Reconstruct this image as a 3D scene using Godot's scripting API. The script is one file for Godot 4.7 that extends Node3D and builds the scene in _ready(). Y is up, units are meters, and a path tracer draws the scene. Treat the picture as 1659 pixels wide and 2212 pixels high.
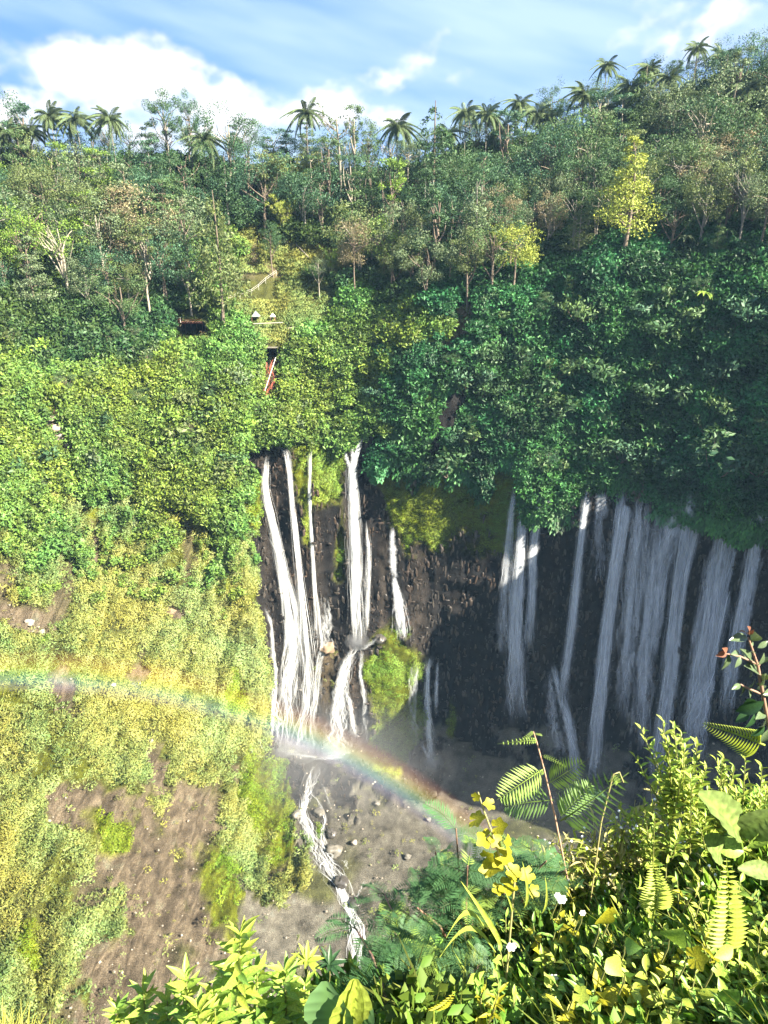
extends Node3D
# A jungle gorge with a ring of waterfalls, seen from the opposite rim. y is up, metres, the eye at the origin looking north (-z).

const PITCH := 22.0
const F := 1640.0            # focal length in units of a 1659 x 2212 picture
var rng := RandomNumberGenerator.new()
var used := {}
var noise := FastNoiseLite.new()
var ridged := FastNoiseLite.new()

# ---------------------------------------------------------------- mesh builder
class MB:
	var v := PackedVector3Array()
	var n := PackedVector3Array()
	var c := PackedColorArray()
	var t := PackedVector2Array()
	var i := PackedInt32Array()
	func vert(p: Vector3, nn: Vector3, col: Color, uv := Vector2.ZERO) -> int:
		v.append(p); n.append(nn); c.append(col); t.append(uv)
		return v.size() - 1
	func quad(a: int, b: int, cc: int, d: int) -> void:
		i.append_array(PackedInt32Array([a, b, cc, a, cc, d]))
	# a leaf-sized face: base, direction of its midrib, its width direction; bent a little along the middle
	func leaf(p: Vector3, along: Vector3, side: Vector3, nn: Vector3, col: Color) -> void:
		var m := p + along * 0.45
		var lift := nn * side.length() * 0.25
		var a := vert(p, nn, col)
		var b := vert(m + side + lift, (nn + side.normalized() * 0.3).normalized(), col)
		var d := vert(p + along, nn, col)
		var e := vert(m - side + lift, (nn - side.normalized() * 0.3).normalized(), col)
		if side.cross(along).dot(nn) > 0.0:
			i.append_array(PackedInt32Array([a, d, b, a, e, d]))
		else:
			i.append_array(PackedInt32Array([a, b, d, a, d, e]))
	func tube(pts: PackedVector3Array, rad: PackedFloat32Array, sides: int, col: Color, cap := true) -> void:
		var first := v.size()
		var up := Vector3(0.31, 0.2, 0.93)
		for k in pts.size():
			var dir := (pts[mini(k + 1, pts.size() - 1)] - pts[maxi(k - 1, 0)]).normalized()
			var x := dir.cross(up)
			if x.length() < 0.05:
				x = dir.cross(Vector3.RIGHT)
			x = x.normalized()
			var y := x.cross(dir).normalized()
			for s in sides + 1:
				var a := TAU * s / sides
				var o := x * cos(a) + y * sin(a)
				vert(pts[k] + o * rad[k], o, col, Vector2(float(s) / sides, float(k) / (pts.size() - 1)))
		for k in pts.size() - 1:
			for s in sides:
				var a := first + k * (sides + 1) + s
				quad(a, a + 1, a + sides + 2, a + sides + 1)
		if cap:
			var e := vert(pts[pts.size() - 1], (pts[pts.size() - 1] - pts[pts.size() - 2]).normalized(), col)
			var f := first + (pts.size() - 1) * (sides + 1)
			for s in sides:
				i.append_array(PackedInt32Array([f + s, f + s + 1, e]))
	func mesh() -> ArrayMesh:
		var m := ArrayMesh.new()
		if v.is_empty():
			return m
		var a := []
		a.resize(Mesh.ARRAY_MAX)
		a[Mesh.ARRAY_VERTEX] = v; a[Mesh.ARRAY_NORMAL] = n; a[Mesh.ARRAY_COLOR] = c; a[Mesh.ARRAY_TEX_UV] = t; a[Mesh.ARRAY_INDEX] = i
		m.add_surface_from_arrays(Mesh.PRIMITIVE_TRIANGLES, a)
		return m

# ---------------------------------------------------------------- naming and nodes
func numbered(called: String) -> String:
	used[called] = used.get(called, -1) + 1
	return called if used[called] == 0 else "%s_%03d" % [called, used[called]]

func tag(o: Node, label: String, category: String, group := "", kind := "") -> Node:
	if label: o.set_meta("label", label)
	if category: o.set_meta("category", category)
	if group: o.set_meta("group", group)
	if kind: o.set_meta("kind", kind)
	return o

func thing(called: String, label: String, category: String, where := Vector3.ZERO, group := "") -> Node3D:
	var o := Node3D.new()
	o.name = numbered(called)
	add_child(o)
	o.position = where
	tag(o, label, category, group)
	return o

func part(parent: Node, called: String, mesh: Mesh, m: Material, at := Transform3D()) -> MeshInstance3D:
	var o := MeshInstance3D.new()
	o.name = numbered(called) if parent == self else called
	o.mesh = mesh
	o.material_override = m
	o.transform = at
	if parent != self:
		var k := 0
		while parent.has_node(NodePath(o.name)):
			k += 1
			o.name = "%s_%03d" % [called, k]
	parent.add_child(o)
	return o

func stuff(called: String, mesh: Mesh, m: Material, places: Array[Transform3D], colors: PackedColorArray, label: String, category: String, parent: Node = self) -> void:
	if places.is_empty():
		return
	var mm := MultiMesh.new()
	mm.transform_format = MultiMesh.TRANSFORM_3D
	mm.use_colors = true
	mm.mesh = mesh
	mm.instance_count = places.size()
	for k in places.size():
		mm.set_instance_transform(k, places[k])
		mm.set_instance_color(k, colors[k])
	var o := MultiMeshInstance3D.new()
	o.name = numbered(called)
	o.multimesh = mm
	o.material_override = m
	tag(o, label, category if parent == self else "", "", "stuff")
	parent.add_child(o)

# ---------------------------------------------------------------- materials
func lin(r: float, g: float, b: float, a := 1.0) -> Color:
	var k := Color(r, g, b).linear_to_srgb()
	k.a = a
	return k

func leafy(r: float, g: float, b: float, through := 0.5, rough := 0.55) -> StandardMaterial3D:
	var m := StandardMaterial3D.new()
	m.albedo_color = lin(r, g, b)
	m.vertex_color_use_as_albedo = true
	m.roughness = rough
	m.metallic_specular = 0.4
	m.backlight_enabled = true
	m.backlight = lin(through, through, through * 0.7)
	return m

func plain(r: float, g: float, b: float, rough := 0.85) -> StandardMaterial3D:
	var m := StandardMaterial3D.new()
	m.albedo_color = lin(r, g, b)
	m.vertex_color_use_as_albedo = true
	m.roughness = rough
	return m

func noise_tex(size: int, freq: float, octaves: int, kind := FastNoiseLite.TYPE_SIMPLEX, lo := 0.0, hi := 1.0) -> NoiseTexture2D:
	var f := FastNoiseLite.new()
	f.noise_type = kind
	f.frequency = freq
	f.fractal_octaves = octaves
	f.seed = size + octaves
	var t := NoiseTexture2D.new()
	t.width = size; t.height = size; t.seamless = true; t.noise = f
	var g := Gradient.new()
	g.set_color(0, Color(lo, lo, lo)); g.set_color(1, Color(hi, hi, hi))
	t.color_ramp = g
	return t

# ---------------------------------------------------------------- picture geometry (layout help only)
func ray(px: float, py: float) -> Vector3:
	var p := deg_to_rad(PITCH)
	var u := (px - 829.5) / F
	var w := (1106.0 - py) / F
	return Vector3(u, w * cos(p) - sin(p), -(cos(p) + w * sin(p)))

func at(px: float, py: float, z: float) -> Vector3:
	var d := ray(px, py)
	return d * (z / -d.z)

func pix(q: Vector3) -> Vector2:
	var p := deg_to_rad(PITCH)
	var f := -q.z * cos(p) - q.y * sin(p)
	var w := q.y * cos(p) - q.z * sin(p)
	return Vector2(829.5 + F * q.x / f, 1106.0 - F * w / f) if f > 0.01 else Vector2(-9999, -9999)

func setup() -> void:
	var cam := Camera3D.new()
	cam.name = "camera"
	cam.fov = rad_to_deg(2.0 * atan(1106.0 / F))
	cam.rotation_degrees.x = -PITCH
	cam.near = 0.05
	cam.far = 4000
	add_child(cam)
	cam.current = true
	var env := Environment.new()
	env.background_mode = Environment.BG_SKY
	env.tonemap_mode = Environment.TONE_MAPPER_LINEAR
	env.tonemap_exposure = EXPOSURE
	env.fog_enabled = true
	env.fog_density = 0.00007
	env.fog_light_color = Color(0.66, 0.84, 1.0)
	env.volumetric_fog_enabled = true
	env.volumetric_fog_density = 0.0
	env.sdfgi_enabled = true
	env.ssao_enabled = true
	env.ssil_enabled = true
	var sky := Sky.new()
	var sm := PanoramaSkyMaterial.new()
	sm.panorama = sky_picture()
	sky.sky_material = sm
	env.sky = sky
	var we := WorldEnvironment.new()
	we.name = "world_environment"
	we.environment = env
	add_child(we)
	var sun := DirectionalLight3D.new()
	sun.name = "sun"
	sun.light_energy = 1.1
	sun.light_color = Color(1.0, 0.955, 0.87)
	sun.light_angular_distance = 0.53
	sun.shadow_enabled = true
	add_child(sun)
	sun.look_at_from_position(Vector3(0.65, 0.63, 0.42) * 100.0, Vector3.ZERO)

const EXPOSURE := 8.6

# air and clouds in every direction; the cumulus bank stands low in the north-west
func sky_color(d: Vector3) -> Color:
	var up := clampf(d.y, 0, 1)
	var blue := Vector3(0.22, 0.40, 0.77).lerp(Vector3(0.10, 0.24, 0.56), pow(clampf(up * 2.4, 0, 1), 0.8)) * 0.20
	var az := atan2(d.x, -d.z)
	var el := asin(clampf(d.y, -1, 1))
	var q := d / (0.12 + up)
	var warp := cloud_n.get_noise_3d(d.x * 60, d.y * 160, d.z * 60) * 0.5
	# thin high streaks
	var streak := cloud_n.get_noise_3d(q.x * 5.0 + warp * 12.0 + q.z * 9.0, 7.0, q.z * 16.0 - q.x * 9.0) * 0.5 + cloud_n.get_noise_3d(d.x * 300.0, d.y * 1500.0 + d.x * 350.0, d.z * 300.0) * 0.35
	var thin := clampf(0.32 + streak * 2.0 + az * 0.22, 0, 0.85)
	var c := blue.lerp(Vector3(0.086, 0.114, 0.148), thin)
	# cumulus
	var heap := cloud_n.get_noise_3d(d.x * 700, d.y * 1100, d.z * 700) * 0.75 + cloud_n.get_noise_3d(d.x * 2600, d.y * 3600, d.z * 2600) * 0.35
	var m := -1.0
	for b in banks:
		var dx: float = (az - b[0]) / b[2]
		var dy: float = (el - b[1]) / b[3]
		m = maxf(m, b[4] * (1.0 - sqrt(dx * dx + dy * dy)))
	var far := cloud_n.get_noise_3d(d.x * 160 + 9, d.y * 330, d.z * 160) * 2.0 + 0.2 - absf(el - 0.5) * 0.4
	if absf(az) > 0.75:
		m = maxf(m, far)
	var dense := smoothstep(0.0, 0.75, m * 0.95 + 0.02 + heap * 1.15)
	var lit := clampf(0.75 + heap * 0.55 + (m * 0.35), 0.45, 1.15)
	return_color = c.lerp(Vector3(0.17, 0.172, 0.178) * lit, dense)
	return Color(return_color.x, return_color.y, return_color.z)

var return_color := Vector3()
var cloud_n := FastNoiseLite.new()
var banks := []

func sky_picture() -> ImageTexture:
	cloud_n.frequency = 0.01
	cloud_n.fractal_octaves = 4
	cloud_n.seed = 5
	for k in [[150, 125, 200, 52, 1.1], [300, 160, 170, 85, 1.25], [470, 235, 170, 62, 1.0], [690, 245, 110, 42, 0.9], [850, 265, 80, 30, 0.8], [30, 270, 110, 70, 1.1], [930, 128, 60, 40, 0.3], [1490, 90, 110, 46, 0.38], [390, 285, 200, 46, 0.8]]:
		var d := ray(k[0], k[1]).normalized()
		banks.append([atan2(d.x, -d.z), asin(d.y), k[2] / F / 1.1, k[3] / F / 1.1, k[4]])
	var low := Image.create_empty(1024, 512, false, Image.FORMAT_RGBF)
	for y in 512:
		var el := PI * (0.5 - (y + 0.5) / 512.0)
		for x in 1024:
			if el < -0.03:
				low.set_pixel(x, y, Color(0.04, 0.05, 0.04))
				continue
			var az := TAU * (x + 0.5) / 1024.0
			low.set_pixel(x, y, sky_color(Vector3(sin(az) * cos(el), sin(el), -cos(az) * cos(el))))
	low.resize(4096, 2048, Image.INTERPOLATE_CUBIC)
	for y in range(860, 1024):
		var el := PI * (0.5 - (y + 0.5) / 2048.0)
		for k in range(-400, 400):
			var az := TAU * (k + 0.5) / 4096.0
			low.set_pixel(posmod(k, 4096), y, sky_color(Vector3(sin(az) * cos(el), sin(el), -cos(az) * cos(el))))
	return ImageTexture.create_from_image(low)

# ---------------------------------------------------------------- the gorge
# Each line is one strip of ground from the gorge floor up over the cliff to the ridge and away behind it (metres).
var strips := [
	[Vector3(-74.8,-108.6,-62.0), Vector3(-81.6,-100.3,-75.0), Vector3(-91.1,-96.6,-92.0), Vector3(-98.9,-90.7,-108.0), Vector3(-104.8,-85.6,-120.0), Vector3(-111.0,-81.9,-132.0), Vector3(-119.1,-70.8,-150.0), Vector3(-128.9,-56.9,-172.0), Vector3(-136.6,-45.5,-190.0), Vector3(-147.8,-30.6,-215.0), Vector3(-159.8,-15.2,-242.0), Vector3(-173.2,1.9,-272.0), Vector3(-181.2,14.0,-292.0), Vector3(-208.4,0.0,-342.0)],
	[Vector3(-68.9,-145.4,-83.0), Vector3(-77.8,-139.1,-104.0), Vector3(-85.1,-129.2,-123.0), Vector3(-90.7,-118.5,-141.0), Vector3(-95.3,-109.9,-154.0), Vector3(-99.7,-103.0,-166.0), Vector3(-105.8,-87.4,-185.0), Vector3(-111.1,-67.5,-204.0), Vector3(-114.3,-52.0,-217.0), Vector3(-121.4,-36.7,-238.0), Vector3(-130.5,-16.6,-265.0), Vector3(-138.9,2.0,-290.0), Vector3(-144.3,13.9,-306.0), Vector3(-165.9,-0.1,-356.0)],
	[Vector3(-57.3,-157.6,-90.0), Vector3(-64.9,-151.2,-113.0), Vector3(-72.2,-140.7,-134.0), Vector3(-79.8,-130.2,-155.0), Vector3(-85.9,-122.0,-171.0), Vector3(-90.0,-113.0,-182.0), Vector3(-95.1,-94.0,-199.0), Vector3(-99.6,-71.4,-216.0), Vector3(-100.8,-54.1,-226.0), Vector3(-104.0,-37.6,-244.0), Vector3(-109.5,-16.9,-270.0), Vector3(-114.7,2.1,-295.0), Vector3(-118.6,14.1,-310.0), Vector3(-136.4,0.1,-360.0)],
	[Vector3(-47.3,-171.6,-98.0), Vector3(-53.9,-165.9,-124.0), Vector3(-61.5,-157.5,-150.0), Vector3(-68.5,-146.2,-174.0), Vector3(-72.5,-134.1,-188.0), Vector3(-75.9,-123.5,-199.0), Vector3(-78.4,-100.1,-212.0), Vector3(-81.0,-74.8,-226.0), Vector3(-81.2,-56.0,-234.0), Vector3(-82.4,-37.8,-250.0), Vector3(-86.3,-17.3,-276.0), Vector3(-89.6,2.1,-300.0), Vector3(-92.4,13.5,-314.0), Vector3(-106.2,-0.5,-364.0)],
	[Vector3(-35.7,-180.4,-103.0), Vector3(-42.5,-176.6,-132.0), Vector3(-49.5,-170.1,-162.0), Vector3(-55.3,-159.6,-190.0), Vector3(-57.3,-144.1,-202.0), Vector3(-59.3,-130.3,-210.0), Vector3(-61.9,-103.4,-219.0), Vector3(-64.4,-79.7,-227.0), Vector3(-63.4,-57.0,-238.0), Vector3(-64.0,-39.1,-254.0), Vector3(-64.8,-17.5,-280.0), Vector3(-66.5,2.1,-303.0), Vector3(-68.6,13.6,-317.0), Vector3(-78.9,-0.4,-367.0)],
	[Vector3(-23.7,-187.4,-107.0), Vector3(-30.6,-184.6,-138.0), Vector3(-38.0,-180.6,-172.0), Vector3(-44.8,-173.3,-204.0), Vector3(-41.1,-155.0,-212.0), Vector3(-42.5,-136.5,-217.0), Vector3(-46.4,-105.8,-224.0), Vector3(-51.2,-83.5,-229.0), Vector3(-49.1,-59.0,-240.0), Vector3(-47.4,-41.4,-254.0), Vector3(-46.8,-19.3,-283.0), Vector3(-46.8,2.2,-308.0), Vector3(-47.8,10.4,-318.0), Vector3(-55.0,-3.6,-368.0)],
	[Vector3(-17.3,-190.9,-109.0), Vector3(-23.4,-190.0,-142.0), Vector3(-30.7,-186.9,-178.0), Vector3(-39.4,-187.7,-228.0), Vector3(-38.4,-164.1,-230.0), Vector3(-40.3,-144.6,-233.0), Vector3(-42.5,-111.5,-236.0), Vector3(-43.0,-76.6,-239.0), Vector3(-41.2,-60.5,-246.0), Vector3(-38.4,-45.2,-254.0), Vector3(-37.6,-23.8,-280.0), Vector3(-36.5,0.5,-308.0), Vector3(-35.6,10.5,-320.0), Vector3(-41.0,-3.5,-370.0)],
	[Vector3(-10.7,-194.4,-111.0), Vector3(-15.0,-192.6,-144.0), Vector3(-20.3,-190.1,-181.0), Vector3(-26.0,-191.5,-230.0), Vector3(-23.7,-166.3,-233.0), Vector3(-23.4,-147.1,-237.0), Vector3(-24.1,-112.9,-239.0), Vector3(-24.4,-73.3,-241.0), Vector3(-23.0,-60.7,-247.0), Vector3(-21.7,-42.8,-258.0), Vector3(-21.4,-20.9,-284.0), Vector3(-20.9,0.6,-310.0), Vector3(-19.7,9.7,-322.0), Vector3(-22.6,-4.3,-372.0)],
	[Vector3(-3.2,-196.2,-112.0), Vector3(-3.7,-194.0,-145.0), Vector3(-5.8,-191.1,-182.0), Vector3(-7.8,-191.5,-231.0), Vector3(-6.7,-167.0,-234.0), Vector3(-6.7,-148.1,-238.0), Vector3(-5.6,-113.8,-241.0), Vector3(-7.6,-69.9,-243.0), Vector3(-6.8,-59.2,-247.0), Vector3(-5.3,-39.7,-258.0), Vector3(-3.2,-17.8,-284.0), Vector3(-1.7,0.6,-310.0), Vector3(0.1,10.6,-324.0), Vector3(0.1,-3.4,-374.0)],
	[Vector3(7.7,-197.9,-113.0), Vector3(7.7,-195.3,-146.0), Vector3(7.4,-192.2,-183.0), Vector3(8.8,-194.6,-229.0), Vector3(9.4,-166.3,-233.0), Vector3(9.3,-148.4,-236.0), Vector3(8.2,-113.3,-240.0), Vector3(7.7,-76.3,-238.0), Vector3(8.3,-57.7,-241.0), Vector3(9.1,-34.2,-251.0), Vector3(11.4,-16.0,-280.0), Vector3(14.0,2.2,-308.0), Vector3(16.4,12.4,-326.0), Vector3(18.9,-1.6,-376.0)],
	[Vector3(19.9,-199.7,-114.0), Vector3(21.8,-196.6,-147.0), Vector3(23.8,-193.2,-184.0), Vector3(26.9,-199.8,-225.0), Vector3(26.4,-166.3,-233.0), Vector3(26.0,-148.4,-236.0), Vector3(24.9,-112.4,-238.0), Vector3(23.4,-79.0,-234.0), Vector3(23.0,-55.7,-239.0), Vector3(22.9,-30.9,-248.0), Vector3(25.8,-14.4,-278.0), Vector3(29.5,3.8,-308.0), Vector3(32.8,16.6,-328.0), Vector3(37.7,2.6,-378.0)],
	[Vector3(36.7,-201.4,-115.0), Vector3(40.0,-198.0,-148.0), Vector3(44.0,-194.8,-180.0), Vector3(49.3,-198.2,-215.0), Vector3(49.5,-164.1,-230.0), Vector3(48.7,-144.6,-233.0), Vector3(45.8,-110.5,-234.0), Vector3(43.2,-84.3,-229.0), Vector3(43.3,-55.3,-237.0), Vector3(43.8,-26.6,-247.0), Vector3(49.6,-11.3,-278.0), Vector3(54.9,6.9,-306.0), Vector3(59.6,22.3,-328.0), Vector3(68.5,8.3,-378.0)],
	[Vector3(57.8,-201.4,-115.0), Vector3(62.8,-196.6,-147.0), Vector3(67.3,-193.2,-175.0), Vector3(74.8,-199.1,-207.0), Vector3(76.3,-160.5,-225.0), Vector3(75.5,-140.9,-227.0), Vector3(72.2,-107.7,-228.0), Vector3(67.5,-80.6,-221.0), Vector3(67.7,-53.6,-230.0), Vector3(68.3,-20.6,-243.0), Vector3(76.7,-6.8,-274.0), Vector3(84.1,11.4,-302.0), Vector3(89.7,27.4,-322.0), Vector3(103.2,13.4,-372.0)],
	[Vector3(80.4,-199.7,-114.0), Vector3(87.2,-194.0,-145.0), Vector3(92.1,-192.2,-169.0), Vector3(100.6,-197.6,-198.0), Vector3(101.9,-153.4,-215.0), Vector3(101.4,-134.7,-217.0), Vector3(96.9,-103.0,-218.0), Vector3(90.6,-78.4,-211.0), Vector3(89.9,-51.3,-220.0), Vector3(90.8,-17.4,-236.0), Vector3(100.8,0.5,-270.0), Vector3(108.0,21.7,-298.0), Vector3(111.6,37.4,-314.0), Vector3(128.4,23.4,-364.0)],
	[Vector3(102.8,-196.2,-112.0), Vector3(110.1,-190.0,-142.0), Vector3(114.0,-188.6,-161.0), Vector3(122.9,-195.3,-186.0), Vector3(122.2,-144.1,-202.0), Vector3(121.2,-126.6,-204.0), Vector3(116.0,-96.8,-205.0), Vector3(108.9,-77.1,-198.0), Vector3(108.4,-49.8,-208.0), Vector3(110.8,-15.5,-227.0), Vector3(123.9,3.2,-262.0), Vector3(132.9,25.4,-290.0), Vector3(136.7,40.5,-304.0), Vector3(157.2,26.5,-354.0)],
	[Vector3(124.9,-185.6,-106.0), Vector3(133.1,-179.9,-132.0), Vector3(137.4,-180.2,-148.0), Vector3(145.3,-183.3,-166.0), Vector3(140.3,-128.4,-180.0), Vector3(138.3,-112.3,-181.0), Vector3(132.4,-86.0,-182.0), Vector3(124.9,-70.4,-176.0), Vector3(124.6,-44.5,-186.0), Vector3(130.0,-11.9,-208.0), Vector3(145.0,6.6,-240.0), Vector3(155.8,27.2,-266.0), Vector3(162.7,43.8,-284.0), Vector3(187.1,29.8,-334.0)],
	[Vector3(147.8,-164.6,-90.0), Vector3(152.7,-158.4,-108.0), Vector3(156.4,-153.2,-120.0), Vector3(160.9,-150.8,-130.0), Vector3(149.8,-98.5,-138.0), Vector3(146.5,-86.3,-139.0), Vector3(140.5,-66.1,-140.0), Vector3(133.8,-56.3,-136.0), Vector3(138.6,-35.9,-150.0), Vector3(146.2,-8.8,-170.0), Vector3(166.3,6.6,-200.0), Vector3(185.1,25.7,-230.0), Vector3(196.4,42.0,-250.0), Vector3(225.8,28.0,-300.0)],
]
# what grows or lies there: m moss and grass, d earth, r wet rock, g gravel, s shrubs, f forest floor, t vine-hung steep
var cover := [
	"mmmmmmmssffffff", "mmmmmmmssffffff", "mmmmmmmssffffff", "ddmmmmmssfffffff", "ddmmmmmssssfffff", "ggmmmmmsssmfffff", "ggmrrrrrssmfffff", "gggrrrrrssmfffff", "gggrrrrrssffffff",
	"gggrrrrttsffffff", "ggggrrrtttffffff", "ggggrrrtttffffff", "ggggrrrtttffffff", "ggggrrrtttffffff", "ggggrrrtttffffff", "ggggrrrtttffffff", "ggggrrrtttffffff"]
var sub_u := [8, 40, 36, 26, 24, 16, 30, 28, 24, 26, 34, 40, 40, 36, 12, 8]
var sub_v := [40, 50, 44, 34, 30, 48, 54, 24, 22, 20, 16, 10, 4, 3]
var gw := 0
var gh := 0
var ground := PackedVector3Array()
var ground_n := PackedVector3Array()
var ground_m := PackedFloat32Array()      # how bare (earth, rock) a point is, 0 overgrown .. 1 bare
var ground_k := PackedByteArray()         # letter of its cover
const BW := 553
const BH := 738
var seen_z := PackedFloat32Array()
var seen_i := PackedInt32Array()

func cr(a: Vector3, b: Vector3, c: Vector3, d: Vector3, t: float) -> Vector3:
	var q := (2.0 * b + (c - a) * t + (2.0 * a - 5.0 * b + 4.0 * c - d) * t * t + (3.0 * b - a - 3.0 * c + d) * t * t * t) * 0.5
	return q.lerp(b.lerp(c, t), 0.35)

func strip_point(k: int, r: int, t: float) -> Vector3:
	var s: Array = strips[clampi(k, 0, strips.size() - 1)]
	var e := s.size() - 1
	return cr(s[maxi(r - 1, 0)], s[r], s[mini(r + 1, e)], s[mini(r + 2, e)], t)

# patches of their own ground: [picture place, half sizes, lean, letter, strength]
var patches := [
	[200, 1745, 95, 50, 0.5, "d", 1.0], [330, 1900, 90, 150, 0.15, "d", 1.1], [400, 1770, 90, 90, 0.3, "d", 0.9], [430, 1950, 40, 190, 0.1, "d", 1.0], [300, 2130, 130, 110, 0.0, "d", 1.1], [240, 2200, 130, 60, 0.0, "d", 0.9],
	[345, 1680, 22, 80, 0.2, "d", 1.0], [130, 1500, 40, 60, 0.3, "d", 0.9], [122, 930, 28, 75, 0.25, "b", 1.1], [50, 1335, 60, 42, 0.4, "d", 1.1], [205, 1175, 18, 60, 0.2, "d", 0.9], [160, 1030, 18, 70, 0.3, "d", 0.8],
	[372, 1325, 20, 16, 0, "d", 1.0], [560, 640, 50, 60, -0.5, "b", 1.0], [410, 705, 40, 14, 0, "b", 1.0], [585, 790, 16, 50, 0.1, "b", 1.2], [990, 705, 26, 62, -0.3, "b", 1.2], [290, 1465, 30, 30, 0.2, "d", 0.8],
	[505, 1690, 14, 60, 0.1, "d", 0.8], [520, 1960, 40, 160, 0.25, "g", 0.8], [500, 2120, 120, 90, 0, "g", 0.6],
	[575, 1715, 62, 95, 0.1, "y", 1.1], [600, 1840, 45, 50, 0.2, "y", 0.8], [480, 1925, 40, 95, 0.1, "y", 1.1], [850, 1480, 46, 95, 0.05, "y", 1.3], [850, 1590, 40, 60, 0, "y", 1.3], [60, 2050, 60, 120, 0.3, "y", 0.7],
	[240, 1800, 40, 60, 0.6, "y", 0.8], [660, 1000, 24, 60, 0, "y", 1.2], [705, 1035, 36, 60, 0, "y", 1.1], [735, 1170, 16, 110, 0, "y", 0.8], [665, 1110, 14, 70, 0, "y", 0.9], [550, 1090, 22, 90, -0.1, "y", 0.8],
	[1085, 1080, 34, 80, 0, "y", 1.4], [1005, 1080, 44, 70, 0, "y", 1.1], [940, 1090, 70, 110, 0, "y", 1.0], [1010, 1165, 56, 34, 0, "y", 1.3], [860, 1060, 50, 90, 0, "y", 0.8], [880, 1150, 26, 50, 0, "y", 0.7], [975, 1560, 16, 70, 0, "y", 0.7],
	[735, 1660, 30, 30, 0, "y", 0.6], [690, 1790, 22, 26, 0, "y", 1.0], [500, 1500, 60, 120, 0.3, "y", 0.5], [975, 880, 20, 150, -0.35, "r", 1.0], [1600, 900, 30, 120, 0.0, "r", 0.8], [1000, 1230, 60, 70, 0, "r", 1.0], [700, 1480, 26, 80, 0, "q", 1.0],
	[680, 925, 120, 28, 0, "s", 1.3], [600, 930, 50, 34, 0, "s", 1.2], [590, 680, 95, 62, 0, "m", 1.2], [560, 625, 60, 40, 0, "m", 0.9],
	[664, 1700, 16, 60, -0.1, "w", 1.1], [668, 1780, 18, 50, 0.3, "w", 1.1], [705, 1860, 24, 46, 0.5, "w", 1.1], [748, 1945, 18, 60, 0.4, "w", 1.1], [776, 2060, 22, 90, 0.1, "w", 1.1], [690, 1632, 110, 14, 0, "w", 1.1], [700, 1770, 14, 50, 0, "w", 1.0],
	[880, 1830, 110, 130, 0.2, "g", 0.8], [720, 1415, 40, 20, 0, "b", 0.7]]

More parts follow.
